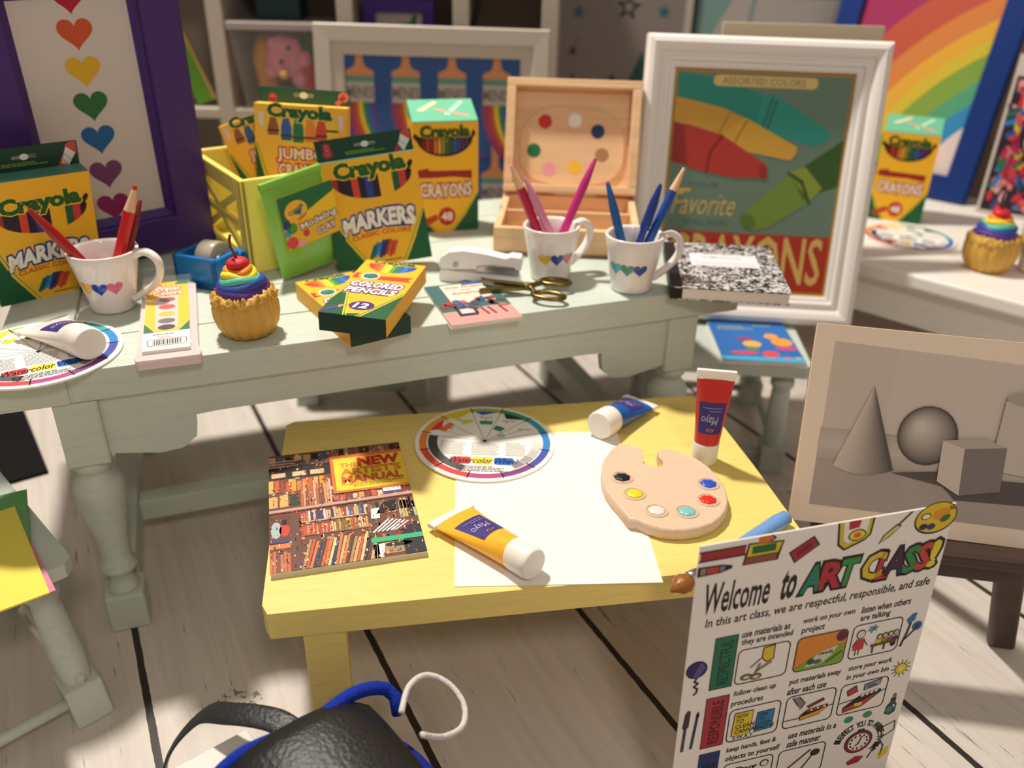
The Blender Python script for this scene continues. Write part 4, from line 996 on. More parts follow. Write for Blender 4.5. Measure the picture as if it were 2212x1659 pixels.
# crayon pile picture at the far right
t = thing('canvas_picture', 'unframed picture of a pile of crayons at the right picture edge', 'picture', pose(1.935, 3.50, .603, -33, 4, 0))
g = G().box(0, .55, 0, .02, 0, .62, PAPER, 'cbbfb8'); a = Art(g, (0, 0, 0), (1, 0, 0), (0, 0, 1)); a.rect(.012, .012, .54, .54, '2a1c28', 1)
r = random.Random(9)
for i in range(420):
    x, y = r.uniform(.03, .52), r.uniform(.03, .52); q = r.uniform(-1.2, 1.2)+PI/2
    a.ell(x, y, r.uniform(.02, .034), .011, r.choice(['b82430', 'c8323c', 'd8504a', 'a01c48', '20508f', '2a6a4a', 'c8b040', 'd87a70', '301c3a', 'b02a5a', '2a7ab0', 'd8a0a8']), 2+i % 4, n=10, rot=q)
g.obj('canvas', t, T((0, 0, 0)))

# ================================================================== the yellow bench top
def art_manual(a, H):
    r = random.Random(21); pal = ['7a4a34', 'c86a34', 'e08a4a', '3a2620', '5a3428', 'b8452c', 'e0b070', '8a6a4a', '2a2226', 'd8c8a8', 'a03028', 'e8c04a', '4a5a7a', 'c89a74']
    a.rect(0, 0, 1, H, '6a4434', 1)
    for i in range(420):
        x, y = r.uniform(.0, .97), r.uniform(0, H-.05); a.rect(x, y, x+r.uniform(.01, .03), y+r.uniform(.015, .05), r.choice(pal), 1.5)
    def row(x0, x1, y0, y1, n, cols, l=2, lean=0):
        for i in range(n):
            xa = x0+(x1-x0)*i/n; xb = x0+(x1-x0)*(i+.8)/n; t_ = y1-(y1-y0)*r.uniform(0, .25)
            a.poly([(xa, y0), (xb, y0), (min(x1, xb+lean), t_), (min(x1, xa+lean), t_)], r.choice(cols), l)
    row(0, .45, 1.24, 1.37, 7, pal); row(.45, 1, 1.27, 1.38, 14, ['3a2620', '8a5a44', '2a2226', 'b08a74'])
    for i in range(5): a.rect(0, 1.21+.03*i*.6, .22, 1.222+.018*i, r.choice(['b08a80', '8a5a50', 'd0b0a0']), 3)
    a.rect(0, 1.05, .45, 1.20, '2a201e', 3); a.poly([(0, 1.19), (.2, 1.215), (.45, 1.20), (.45, 1.185), (.2, 1.2), (0, 1.175)], '1a1412', 4)
    for x in (.02, .17, .30): a.rect(x, 1.07, x+.10, 1.13, 'e0b890', 4)
    for x in (.23, .34, .42): a.ell(x+.1*0, 1.25, .045, .03, '5a4a44', 4)
    row(0, .44, .88, 1.04, 11, ['e09a3a', 'd87a34', 'c85a2c', 'e8b05a', '8a4a30']); row(0, .22, .70, .86, 3, ['e8c04a', 'e0a860', '3a3a28']); row(.22, .44, .68, 1.0, 12, ['d89a70', 'b86a44', 'e0b090', '8a4a34'], 3)
    row(.45, .98, .70, .77, 12, ['c85a4a', 'e0a050', '4a4a7a', 'd8c0a8', '8a3a2c']); a.rect(.80, .73, .93, .775, 'e8e0dc', 5)
    a.poly([(0, .635), (1, .66), (1, .695), (0, .665)], 'c89a8a', 6); a.poly([(0, .62), (1, .65), (1, .662), (0, .636)], '6a3a2c', 6)
    a.rect(.135, 0, .20, .62, '6a4438', 5); a.rect(0, .32, .135, .60, '6a3a2c', 3); a.ell(.045, .44, .035, .09, 'a8b8b4', 4); a.ell(.10, .43, .035, .07, 'c8402c', 4); a.rect(.085, .49, .115, .55, '1a1414', 5); a.rect(0, .30, .135, .345, '4a4468', 5); a.rect(0, .235, .135, .285, 'e07a44', 5)
    row(0, .135, .0, .22, 6, ['b07a5a', '8a4a34', 'd0b8b0', 'c86a44'])
    row(.21, .66, .50, .62, 26, ['4a6aa8', 'd8ccc4', 'c86a4a', '3a3a6a', 'e0b090', '8a4a5a', 'd8b040']); row(.21, .41, .35, .475, 16, ['c83a2c', 'd8553a', 'e0907a']); row(.41, .66, .35, .475, 15, ['c8a04a', '8a6a3a', 'e0b890', 'b85a34'])
    a.rect(.21, .485, .66, .50, 'c89a74', 5); a.rect(.21, .335, .66, .35, '8a5a44', 5)
    row(.20, .70, .0, .32, 22, ['c85a34', 'e07a44', '3a2a24', 'b08a5a', '2a3a5a', '8a3a28', 'e8c890', '5a4030', 'd8a878'], 6, .06)
    row(.67, 1, .50, .63, 12, ['2a2226', '6a4a3a', '8a5a4a']); a.poly([(.72, .47), (.86, .50), (.87, .62), (.78, .60)], '141216', 6); a.poly([(.68, .42), (.74, .42), (.75, .54), (.69, .54)], 'd8e0da', 6); row(.88, 1, .40, .63, 6, ['2a2620', '4a4a3a', 'c8b060', 'b0b8b0'])
    for i in range(7): a.line([(.68+.03*i, .27), (.80+.025*i, .40-.01*i)], .014, r.choice(['d8ccd0', 'a83a34', 'e8e4e0']), 7)
    a.rect(.72, .03, .98, .15, 'b08a5a', 4); a.ell(.83, .12, .09, .025, '2a2018', 5); a.rect(.86, .0, 1, .33, '2a2830', 5); a.poly([(.66, 0), (.72, 0), (.74, .14), (.66, .14)], 'e0dce0', 6)
    a.rect(.655, .155, .998, .205, '3fae78', 9)
    for i in range(520):
        x, y = r.uniform(.0, .985), r.uniform(0, H-.03); a.rect(x, y, x+r.uniform(.004, .012), y+r.uniform(.006, .03), r.choice(pal+['e8c8b0', 'f0e0d0', 'd8a070', 'c87a50']), 7.6)
    a.rect(.45, .775, 1.0, 1.27, 'e0702c', 8); a.rect(.475, .80, .998, 1.225, 'f5cf3a', 9)
    a.text('THE', .585, 1.125, .13, .055, 'd8802c', 10, .03); a.text('NEW', .81, 1.15, .30, .11, 'c02a24', 10, .06); a.text("ARTIST'S", .745, 1.035, .44, .085, 'd87a2c', 10, .05); a.text('MANUAL', .745, .93, .44, .085, 'cf5a2c', 10, .05)
    a.text('THE COMPLETE GUIDE TO PAINTING AND DRAWING', .74, .865, .46, .018, '4a4428', 10); a.text('MATERIALS AND TECHNIQUES', .74, .838, .28, .018, '4a4428', 10)
booklet('book', 'colourful artist manual book with yellow title panel on the bench', 'book', pose(-.468, 1.282, .4635, 15.2), .313, .432, .012, art_manual, 'd8d0bc')
o = G().box(0, .415, 0, .575, 0, .0014, PAPER, 'f1ebe2').obj('paper_sheet', None, pose(-.104, 1.272, .4632, 3.6)); tag(o, 'blank white sheet of paper in the middle of the yellow bench', 'paper')

# palette
t = thing('artist_palette', 'beige wooden artist palette with six paint wells on the bench', 'palette', T((0, 0, .4648)))
out = [(.213, 1.648), (.222, 1.698), (.246, 1.748), (.262, 1.765), (.276, 1.772), (.292, 1.771), (.306, 1.762), (.317, 1.746), (.321, 1.726), (.314, 1.703), (.316, 1.688), (.330, 1.676), (.348, 1.672), (.362, 1.683), (.364, 1.698), (.357, 1.724), (.358, 1.742), (.371, 1.753), (.388, 1.752), (.404, 1.746), (.430, 1.730), (.453, 1.707), (.472, 1.676), (.484, 1.640), (.492, 1.604), (.492, 1.566), (.487, 1.532), (.474, 1.500), (.458, 1.477), (.437, 1.456), (.406, 1.440), (.373, 1.431), (.346, 1.430), (.322, 1.434), (.299, 1.445), (.277, 1.461), (.258, 1.465), (.240, 1.513), (.227, 1.543), (.217, 1.574), (.212, 1.61)]
PW = ink('palette_plastic', .42, .4, grain=.05, bump=.25, bscale=120, sss=.15)
cx0, cy0 = .36, 1.59
def inset(k): return [(cx0+(x-cx0)*k, cy0+(y-cy0)*k) for x, y in out]
g = G(); n = len(out); lv = [(.985, 0), (1, .005), (1, .020), (.985, .0265), (.955, .0285), (.94, .0275)]
vs = [(x, y, z) for k, z in lv for x, y in inset(k)]
fs = [(i*n+k, (i+1)*n+k, (i+1)*n+(k+1) % n, i*n+(k+1) % n) for i in range(len(lv)-1) for k in range(n)]
tri = tessellate_polygon([[V((x, y, 0)) for x, y in inset(.94)]])
fs2 = [tuple((len(lv)-1)*n+i for i in t3) for t3 in tri]
g.add(vs, fs, PW, 'dcbfa4', True); g.add(vs, fs2+[tuple(t3) for t3 in tri], PW, 'dcbfa4')
bd = g.obj('board', t, T((0, 0, 0)))
for nm, x, y, c in (('black', .260, 1.622, '16161a'), ('yellow', .281, 1.558, 'e8d21c'), ('white', .322, 1.497, 'e4dcd4'), ('turquoise', .388, 1.496, '7cc4c0'), ('red', .443, 1.541, 'e0281c'), ('blue', .456, 1.604, '2154c4')):
    g = G().tube([(x+.0245*math.cos(2*PI*k/28), y+.0225*math.sin(2*PI*k/28), .0275) for k in range(28)], .0026, PW, 'dcbfa4', n=8, closed=True); g.lathe([(.0225, 0), (.0225, .0012)], PW, 'cdaa8c', n=24, M=T((x, y, .0272)))
    w_ = g.obj('paint_well', t, T((0, 0, 0)))
    p = G().ball((x, y, .0285), (.0185, .0165, .004), ink('wet_paint', .3, .5, bump=.4, bscale=90), c, n=10, fn=lambda d: 1+.08*math.sin(7*math.atan2(d.y, d.x))).obj('paint', w_, T((0, 0, 0))); p['label'] = nm+' paint'

# paintbrush across the bench corner
a0 = V((.612, 1.502, .482)); a1 = V((.318, 1.258, .478)); d = (a1-a0)
t = thing('paintbrush', 'light blue handled paintbrush lying over the right bench corner', 'paintbrush', Matrix.Translation(a0))
P_ = lambda q, dz=0: d*q+V((0, 0, dz))
G().tube([P_(0), P_(.02), P_(.1), P_(.35), P_(.6), P_(.80)], [.009, .016, .019, .017, .014, .012], ink('blue_lacquer', .2, .5), '6f9fd8', n=16).obj('handle', t, T((0, 0, 0)))
G().tube([P_(.795), P_(.80), P_(.86), P_(.865)], [.012, .014, .016, .014], STEEL, 'ffffff', n=16).obj('ferrule', t, T((0, 0, 0)))
G().tube([P_(.86), P_(.90), P_(.935), P_(.97), P_(1.0, -.002)], [.015, .022, .020, .010, .002], ink('brown_clay', .3, .5, bump=.6, bscale=70), '9a5a20', n=16, flat=(1, .8)).obj('bristles', t, T((0, 0, 0)))

# ================================================================== welcome poster
BLK = (-1.515, 2.29)
t = thing('welcome_poster', 'white Welcome to Art Class rules poster standing on the floor in front', 'poster', pose(.336, 1.096, .001, 16.1, 3.3, .1))
W_, H_ = .520, .688; Hn = H_/W_
g = G().box(0, W_, 0, .0035, 0, H_, PAPER, 'e9e1da')
a = Art(g, (0, 0, 0), (W_, 0, 0), (0, 0, W_), INK, up=Hn)
K = '1d1416'
def tx(s_, x0, x1, yt, yb, c=K, l=2, b=.021, sh=.08, **k): a.text(s_, (x0+x1)/2, (yt+yb)/2, x1-x0, yb-yt, c, l, b=b, sh=sh, **k)
a.rect(.004, .028, .17, .062, '9c2a28', 2); a.line([(.0, .026), (.17, .026)], .006, K, 3); a.line([(.0, .063), (.17, .063)], .006, K, 3)
a.poly([(.178, .020), (.315, .030), (.300, .108), (.165, .108)], K, 2); a.poly([(.184, .026), (.308, .035), (.296, .075), (.178, .075)], 'd0b828', 3); a.rect(.195, .035, .285, .066, '23602c', 4); a.poly([(.175, .078), (.295, .078), (.292, .104), (.172, .104)], '8a4a30', 3); a.poly([(.215, .0), (.262, .0), (.268, .028), (.215, .026)], 'd0702c', 4); a.line([(.262, .0), (.278, .014), (.262, .022)], .006, K, 5)
a.poly([(.340, .088), (.430, .034), (.460, .076), (.368, .138)], K, 2); a.poly([(.346, .090), (.428, .040), (.452, .076), (.370, .130)], '9c2438', 3); tx('ERASER', .37, .43, .075, .092, '5a1424', 4, rot=-30)
a.poly([(.517, .0), (.530, .095), (.562, .122), (.640, .092), (.662, .070), (.665, .0)], K, 2); a.poly([(.524, .0), (.538, .090), (.562, .112), (.636, .084), (.654, .066), (.656, .0)], 'c8b82c', 3); a.poly([(.540, .0), (.552, .075), (.570, .092), (.628, .070), (.640, .056), (.642, .0)], 'e8e0d8', 4); a.poly([(.560, .0), (.610, .0), (.605, .03), (.565, .035)], 'b02434', 5); a.ell(.603, .062, .036, .024, K, 5); a.ell(.603, .062, .031, .019, 'e0d040', 6); a.ell(.603, .062, .016, .011, 'd8602c', 7)
a.poly([(.700, .122), (.715, .085), (.765, .045), (.785, .055), (.745, .095)], K, 2); a.poly([(.706, .115), (.720, .086), (.765, .052), (.778, .058), (.742, .090)], 'd0c070', 3); a.line([(.77, .05), (.815, .004)], .008, K, 3)
a.ell(.925, .048, .090, .068, K, 2); a.ell(.925, .046, .084, .062, 'dcb820', 3); a.ell(.945, .035, .035, .025, 'd8902c', 4); a.ell(.880, .035, .022, .014, K, 4); a.ell(.880, .035, .017, .010, 'e8e0d8', 5); a.ell(.965, .055, .022, .014, '2f6a3c', 5, rot=-.4); a.ell(.878, .078, .018, .013, '2a2448', 5); a.ell(.912, .082, .018, .013, '2a2f70', 5); a.rect(.975, .005, .999, .022, '8a6a2c', 5)
a.poly([(.0, .085), (.09, .088), (.128, .098), (.128, .110), (.09, .122), (.0, .125)], K, 2); a.rect(.01, .092, .03, .118, '8a8078', 3); a.rect(.034, .092, .078, .117, 'b8402c', 3); a.rect(.082, .094, .10, .116, '7a7284', 3)
tx('Welcome', .038, .290, .165, .290, b=.016, sh=.05); tx('to', .335, .392, .175, .285, b=.03)
for ch, x0, x1, c, dy in (('A', .420, .495, '1f7a5c', 0), ('R', .490, .575, 'b02430', 0), ('T', .565, .632, '2f8a44', .0), ('C', .660, .745, 'd0b828', -.005), ('L', .725, .772, 'b82c34', 0), ('A', .760, .840, '3a1a34', -.008), ('S', .832, .890, '2f8040', -.005), ('S', .888, .945, 'c03a34', -.008), ('!', .945, .972, 'd8c82c', -.012)):
    a.text(ch, (x0+x1)/2, .220+dy, (x1-x0), .115, K, 2, b=.085, sh=.12); a.text(ch, (x0+x1)/2, .220+dy, (x1-x0)*.94, .108, c, 3, b=.035, sh=.12)
tx('In this art class, we are respectful, responsible, and safe', .056, .972, .314, .362, b=.014)
for s_, x0, x1, y0, y1 in (('use materials as', .208, .400, .400, .430), ('they are intended', .210, .416, .438, .472), ('work on your own', .452, .668, .396, .428), ('project', .454, .548, .440, .474), ('listen when others', .698, .910, .398, .428), ('are talking', .700, .828, .438, .472),
        ('follow clean up', .210, .385, .682, .714), ('procedures', .207, .338, .730, .764), ('put materials away', .444, .665, .684, .718), ('after each use', .442, .610, .730, .762), ('store your work', .698, .892, .682, .714), ('in your own bin', .698, .886, .726, .758),
        ('keep hands, feet &', .218, .430, .970, 1.002), ('objects to yourself', .217, .453, 1.016, 1.050), ('use materials in a', .486, .700, .968, 1.0), ('safe manner', .486, .636, 1.014, 1.048)):
    tx(s_, x0, x1, y0, y1)
a.rect(.104, .409, .193, .650, '1f6a4c', 2); a.text('RESPECTFUL', .152, .530, .205, .045, '123a2a', 3, rot=-90); a.rbox(.104, .409, .193, .650, .001, .003, K, 3)
a.rect(.101, .691, .193, .942, 'a8303c', 2); a.text('RESPONSIBLE', .150, .818, .215, .045, '4a1018', 3, rot=-90); a.rbox(.101, .691, .193, .942, .001, .003, K, 3)
a.rect(.101, .972, .190, 1.21, '2a3068', 2); a.text('SAFE', .148, 1.09, .12, .05, '14173a', 3, rot=-90)
for x0, y0, x1, y1 in ((.205, .488, .415, .650), (.680, .484, .895, .646), (.207, .777, .422, .940), (.447, .775, .662, .938), (.686, .778, .898, .934), (.216, 1.062, .432, 1.22), (.458, 1.062, .668, 1.22)):
    a.rbox(x0, y0, x1, y1, .022, .0045, K, 3)
a.rbox(.445, .488, .657, .650, .022, .0045, K, 5, fill='d88428')
# scissors and hand
a.poly([(.305, .498), (.350, .490), (.352, .555), (.325, .565), (.305, .545)], 'd8b828', 4); a.line([(.305, .498), (.350, .490), (.352, .555), (.325, .565), (.305, .545), (.305, .498)], .004, K, 5)
a.poly([(.262, .575), (.300, .545), (.303, .560), (.275, .585)], 'e0d8c8', 4); a.line([(.262, .578), (.300, .545)], .004, K, 5); a.line([(.290, .60), (.345, .57)], .012, '8a8050', 4); a.line([(.30, .57), (.29, .60), (.285, .612)], .010, '8a8050', 4)
for x, y in ((.250, .622), (.290, .628)): a.ell(x, y, .024, .015, K, 4); a.ell(x, y, .020, .012, '8a8050', 5); a.ell(x, y, .010, .006, 'e0d8c8', 6)
# green hill drawing
a.poly([(.450, .630), (.55, .575), (.652, .548), (.655, .635), (.64, .647), (.47, .648)], '7a9a34', 5); a.poly([(.49, .635), (.545, .572), (.625, .556), (.60, .60), (.56, .632)], 'c8c8b0', 6); tx('needs', .545, .605, .570, .588, '2a2a2a', 7); a.ell(.515, .612, .016, .014, '3a4450', 7); a.ell(.545, .618, .018, .012, '5a6068', 7); a.line([(.585, .63), (.645, .59)], .006, '3a4a1c', 7); a.ell(.632, .515, .023, .024, '5a1a3c', 7)
# teacher and pupils
a.ell(.718, .530, .020, .021, K, 4); a.ell(.718, .530, .016, .017, 'd8cfc4', 5); a.poly([(.702, .552), (.738, .552), (.740, .605), (.692, .605)], 'b8303c', 5); a.line([(.708, .605), (.708, .630)], .004, K, 5); a.line([(.722, .605), (.722, .630)], .004, K, 5); a.line([(.736, .56), (.755, .59)], .004, K, 5); a.line([(.703, .56), (.690, .585)], .004, K, 5)
a.star(.762, .515, .022, '5a8aa0', 5); a.star(.775, .512, .018, '5a8aa0', 5, .5)
for i, c in enumerate(('c8b840', '8a7a3a', 'a8303c', '4a2a5a')):
    x = .805+.024*i; a.ell(x, .560-.002*i, .013, .013, K, 5); a.ell(x, .560-.002*i, .009, .009, 'c8b890', 6); a.rect(x-.014, .572, x+.014, .590, c, 6)
a.poly([(.772, .592), (.885, .585), (.885, .598), (.772, .605)], '5a3a24', 7); a.rect(.780, .60, .788, .635, '5a3a24', 6); a.rect(.830, .60, .838, .628, '5a3a24', 6); a.ell(.872, .606, .012, .015, K, 6)
# posters, crayon box, bin
a.poly([(.228, .795), (.308, .795), (.305, .915), (.224, .915)], K, 4); a.poly([(.231, .798), (.305, .798), (.302, .912), (.227, .912)], 'd8c030', 5)
for i, s_ in enumerate(('HOW', 'TO', 'CLEAN', 'CANVAS')): tx(s_, .238, .238+.016*len(s_), .804+.026*i, .824+.026*i, '3a3418', 6)
a.poly([(.325, .815), (.400, .812), (.398, .912), (.322, .916)], K, 4); a.poly([(.328, .818), (.397, .815), (.395, .909), (.325, .913)], '2f78a0', 5)
for i, s_ in enumerate(('HOW', 'TO', 'CLEAN', 'PALETTE')): tx(s_, .334, .334+.0085*len(s_)+.012, .822+.022*i, .838+.022*i, '14303f', 6)
tx('S.W.A.T.', .235, .325, .918, .934)
a.poly([(.475, .785), (.500, .785), (.528, .828), (.52, .845), (.505, .84), (.492, .815)], '8a7480', 5); a.line([(.47, .783), (.50, .83)], .004, K, 6); a.line([(.50, .784), (.53, .822), (.51, .850)], .004, K, 6); a.poly([(.540, .842), (.61, .815), (.618, .828), (.55, .855)], K, 5); a.poly([(.544, .842), (.608, .819), (.613, .827), (.552, .85)], '8a2a34', 6)
a.poly([(.515, .888), (.545, .862), (.636, .852), (.634, .872), (.60, .898), (.52, .912)], K, 5); a.poly([(.519, .892), (.60, .876), (.630, .862), (.630, .872), (.60, .893), (.523, .908)], 'dc9c28', 6)
for i in range(6): a.ell(.550+.014*i, .868-.002*i, .006, .005, ['b83a2c', 'e0d8d0'][i % 2], 7)
a.line([(.452, .898), (.518, .898)], .004, K, 4); a.line([(.632, .866), (.660, .862)], .004, K, 4)
a.poly([(.712, .812), (.752, .790), (.766, .826), (.722, .842)], K, 4); a.poly([(.716, .812), (.750, .795), (.762, .824), (.724, .837)], 'b03040', 5)
a.poly([(.790, .795), (.868, .780), (.862, .812), (.790, .828)], K, 4); a.poly([(.794, .798), (.863, .785), (.858, .809), (.794, .823)], '8a9aa8', 5); a.ell(.825, .808, .025, .010, '4a6078', 6)
a.poly([(.710, .898), (.775, .852), (.872, .835), (.875, .852), (.80, .91), (.712, .925)], K, 4); a.poly([(.714, .900), (.80, .878), (.868, .848), (.80, .905), (.716, .920)], 'b03a34', 5); a.rect(.760, .885, .795, .902, 'd8c040', 6); a.line([(.69, .872), (.775, .862)], .004, K, 4); a.line([(.87, .850), (.897, .845)], .004, K, 4)
for i in range(4): a.ell(.79+.02*i, .850-.004*i, .008, .008, 'd8ccc4', 6)
# side doodles
a.ell(.044, .538, .042, .040, K, 2); a.ell(.044, .538, .038, .036, '24265c', 3); a.poly([(.03, .568), (.05, .573), (.078, .535), (.068, .512), (.056, .505)], '5a4a86', 4); a.line([(.048, .578), (.040, .592), (.056, .604), (.040, .616), (.056, .630), (.052, .648), (.044, .655)], .008, '2a2440', 3)
a.poly([(.020, .745), (.030, .728), (.042, .735), (.040, .812), (.026, .822), (.014, .812)], '3a3038', 3); a.line([(.027, .815), (.024, .93)], .013, '4a4450', 3); a.line([(.072, .755), (.060, .925)], .012, '3a3444', 3); a.poly([(.064, .770), (.073, .740), (.080, .770)], '2a2228', 3)
a.poly([(.912, .505), (.938, .478), (.955, .480), (.950, .515), (.925, .528)], '24689c', 3); a.ell(.968, .545, .022, .022, '2a5a94', 3); a.ell(.968, .545, .010, .010, '14306a', 4); a.line([(.935, .525), (.928, .57), (.912, .632)], .010, '1c2230', 3); a.line([(.962, .56), (.94, .585), (.925, .60)], .008, '1c2230', 3)
for k in range(12): q = 2*PI*k/12; a.line([(.944+.026*math.cos(q), .752+.026*math.sin(q)), (.944+.042*math.cos(q), .752+.042*math.sin(q))], .005, '8a7a34', 3)
a.ell(.944, .752, .027, .027, '8a7a34', 3); a.ell(.944, .752, .023, .023, 'dcc832', 4); a.ell(.944, .752, .010, .010, 'e8e060', 5)
a.poly([(.918, .985), (.922, .945), (.938, .925), (.958, .925), (.970, .945), (.968, .985), (.945, .998)], '2a3f48', 3); a.ell(.938, .965, .015, .018, '2f8070', 4); a.poly([(.948, .94), (.962, .945), (.958, .962)], 'd8d8d0', 4); a.rect(.936, .905, .960, .925, '1c1c20', 4); a.ell(.950, .895, .008, .014, '6a6468', 4)
a.ell(.753, .972, .021, .017, '2f8a5c', 3); a.ell(.838, .966, .021, .017, '2f8a5c', 3)
a.ell(.826, 1.112, .066, .062, K, 3); a.ell(.826, 1.112, .062, .058, '7a2438', 4); a.ell(.826, 1.112, .050, .046, 'e6ddd4', 5); a.rect(.812, 1.042, .842, 1.058, '2a1c14', 4)
for k in range(12): q = 2*PI*k/12; a.rect(.826+.040*math.cos(q)-.004, 1.112+.036*math.sin(q)-.006, .826+.040*math.cos(q)+.004, 1.112+.036*math.sin(q)+.006, K, 6)
a.line([(.826, 1.118), (.836, 1.085)], .007, K, 6); a.line([(.826, 1.118), (.815, 1.13)], .007, K, 6)
word = 'I EXPECT YOU TO ARRIVE ON TIME'
for i, ch in enumerate(word):
    if ch == ' ': continue
    q = rad(205+205*i/(len(word)-1)-10); a.text(ch, .826+.105*math.cos(q), 1.112+.098*math.sin(q), .016, .030, K, 3, b=.02, rot=math.degrees(q)+90)
a.line([(.47, 1.20), (.60, 1.09)], .008, '3a3434', 4); a.ell(.625, 1.11, .022, .018, '2a2424', 4); a.line([(.615, 1.12), (.56, 1.21)], .007, '3a3434', 4)
a.ell(.395, 1.10, .020, .018, K, 4); a.ell(.395, 1.10, .015, .013, 'e6ddd4', 5); a.line([(.25, 1.14), (.30, 1.10), (.33, 1.13), (.36, 1.10)], .008, K, 4); tx('Don', .27, .35, 1.09, 1.12)
a.poly([(.79, 1.22), (.83, 1.195), (.87, 1.205), (.85, 1.235), (.80, 1.24)], '9c2434', 3); a.line([(.89, 1.22), (.93, 1.13), (.955, 1.17), (.95, 1.22)], .007, '3a3a3a', 3); a.poly([(.94, 1.21), (.985, 1.18), (.985, 1.22), (.95, 1.25)], 'd8c030', 3); a.line([(.93, 1.06), (.985, 1.04), (.99, 1.09), (.935, 1.12), (.93, 1.06)], .005, '3a3434', 3)
g.obj('card', t, T((0, 0, 0)))
G().box(.17, .35, .004, .012, 0, .30, PAPER, 'b8a890', M=None).obj('back_strut', t, T((0, .0, 0)) @ Matrix.Rotation(rad(0), 4, 'X'))

# ================================================================== charcoal drawing on the dark easel
EM = pose(.655, 1.602, .4, -8.7, 18.2, .9)
t = thing('drawing_board', 'charcoal drawing of cone, sphere and cube on a grey board on the easel', 'picture', EM)
w = .519; wb, hb = .70, .463
g = G().box(0, wb, 0, .010, 0, hb, PAPER, 'c3b3a2'); g.box(-.001, wb+.001, .008, .011, -.001, hb+.001, PAPER, '8a6844')
a = Art(g, (0, 0, 0), (w, 0, 0), (0, 0, w), PAPER)
x1 = 1.26
a.band([.084, .35, .6, .9, x1], ['a79a90', 'aa9d93', 'ab9e94', 'a99c92'], lambda x: .822-.03*(x-.084), lambda x: .44, 1); a.band([.079, x1], ['8f847e'], lambda x: .44, lambda x: .083, 1)
for i in range(6): a.poly([(.079, .30+.012*i), (x1, .26+.01*i), (x1, .40-.01*i), (.079, .44-.015*i)], ['978c84', '9a8f87', '9c9189', '9f948c', 'a1968e', 'a3988f'][i], 2+i)
for i in range(0): a.ell(.13, .415, .09-.014*i, .045-.008*i, ['91867f', '877c77', '7d736f', '746a67', '6c6260'][i], 8+i)
a.poly([(.40, .27), (.62, .235), (.68, .18), (1.2, .20), (1.2, .30), (.85, .29), (.60, .30)], '4f4845', 9)
def grad(xs_l, xs_r, n, c0, c1, l):
    for i in range(n):
        u0, u1 = i/n, (i+1)/n; cc = tuple(c0[j]+(c1[j]-c0[j])*((i+.5)/n) for j in range(3))+(1,)
        P0 = lambda u: [tuple(xs_l[k][j]+(xs_r[k][j]-xs_l[k][j])*u for j in (0, 1)) for k in range(len(xs_l))]
        A_, B_ = P0(u0), P0(u1); a.poly([A_[0], B_[0], B_[1], A_[1]], cc, l)
LT, DK = lin('a99d92')[:3], lin('453f3d')[:3]
for i in range(14):
    u0, u1 = i/14, (i+1)/14; q = (i+.5)/14; k = q**1.3; cc = tuple(LT[j]+(DK[j]-LT[j])*k for j in range(3))+(1,)
    bx = lambda u: (.151+(.407-.151)*u, .278-.036*math.sin(PI*(u*.9+.05))+.008*u)
    a.poly([(.274, .645), bx(u0), bx(u1)], cc, 14)
for i in range(12):
    q = i/11; r_ = .128*(1-q*.82); cc = tuple((lin('4a4341')[j]+(lin('aca096')[j]-lin('4a4341')[j])*q**.8) for j in range(3))+(1,)
    a.ell(.524-.035*q, .452+.035*q, r_*.97, r_*1.03, cc, 14+i)
a.poly([(.586, .441), (.680, .414), (.689, .205), (.590, .259)], 'aa9e93', 27); a.poly([(.680, .414), (.848, .439), (.852, .243), (.689, .205)], '6b6260', 27); a.poly([(.586, .441), (.755, .467), (.848, .439), (.680, .414)], '958a82', 27)
a.poly([(.81, .64), (1.06, .64), (1.06, .31), (.84, .33), (.848, .439), (.80, .45)], 'a3978c', 26); a.poly([(.95, .64), (1.06, .64), (1.06, .31), (.95, .31)], '7a706b', 26.5); a.ell(.935, .652, .125, .032, '8e837b', 26.8)
g.c = [tuple(min(.85, q*1.5) for q in c_[:3])+(1,) for c_ in g.c]
g.obj('canvas', t, T((0, 0, 0)))
t = thing('easel', 'dark brown wooden easel carrying the charcoal drawing', 'easel', pose(.655, 1.602, 0, -8.7))
DB = wood('dark_walnut', '3a2a22', '4a362b', (2, 25, 25), .5)
G().box(.06, .535, -.055, .05, .358, .392, DB).obj('ledge', t, T((0, 0, 0)), bevel=.010, seg=3)
G().box(.10, .50, -.02, .0, .30, .36, DB).obj('rail', t, T((0, 0, 0)), bevel=.004)
for x0, x1_ in ((.47, .565), (.10, .03)):
    g = G(); vs = []
    for z, x, y in ((.36, x0, -.018), (0, x1_+.015, .095)):
        vs += [(x, y, z), (x+.066, y, z), (x+.066, y+.03, z), (x, y+.03, z)]
    g.add(vs, [(3, 2, 1, 0), (4, 5, 6, 7), (0, 1, 5, 4), (1, 2, 6, 5), (2, 3, 7, 6), (3, 0, 4, 7)], DB); g.obj('leg', t, T((0, 0, 0)), bevel=.010, seg=3)
g = G(); vs = []
for z, x, y in ((.78, .28, .17), (.0, .28, .50)): vs += [(x, y, z), (x+.05, y, z), (x+.05, y+.022, z), (x, y+.022, z)]
g.add(vs, [(3, 2, 1, 0), (4, 5, 6, 7), (0, 1, 5, 4), (1, 2, 6, 5), (2, 3, 7, 6), (3, 0, 4, 7)], DB); g.obj('leg', t, T((0, 0, 0)), bevel=.004)
g = G(); vs = []
for z, x, y in ((.80, .28, .160), (.36, .28, .012)): vs += [(x, y, z), (x+.05, y, z), (x+.05, y+.018, z), (x, y+.018, z)]
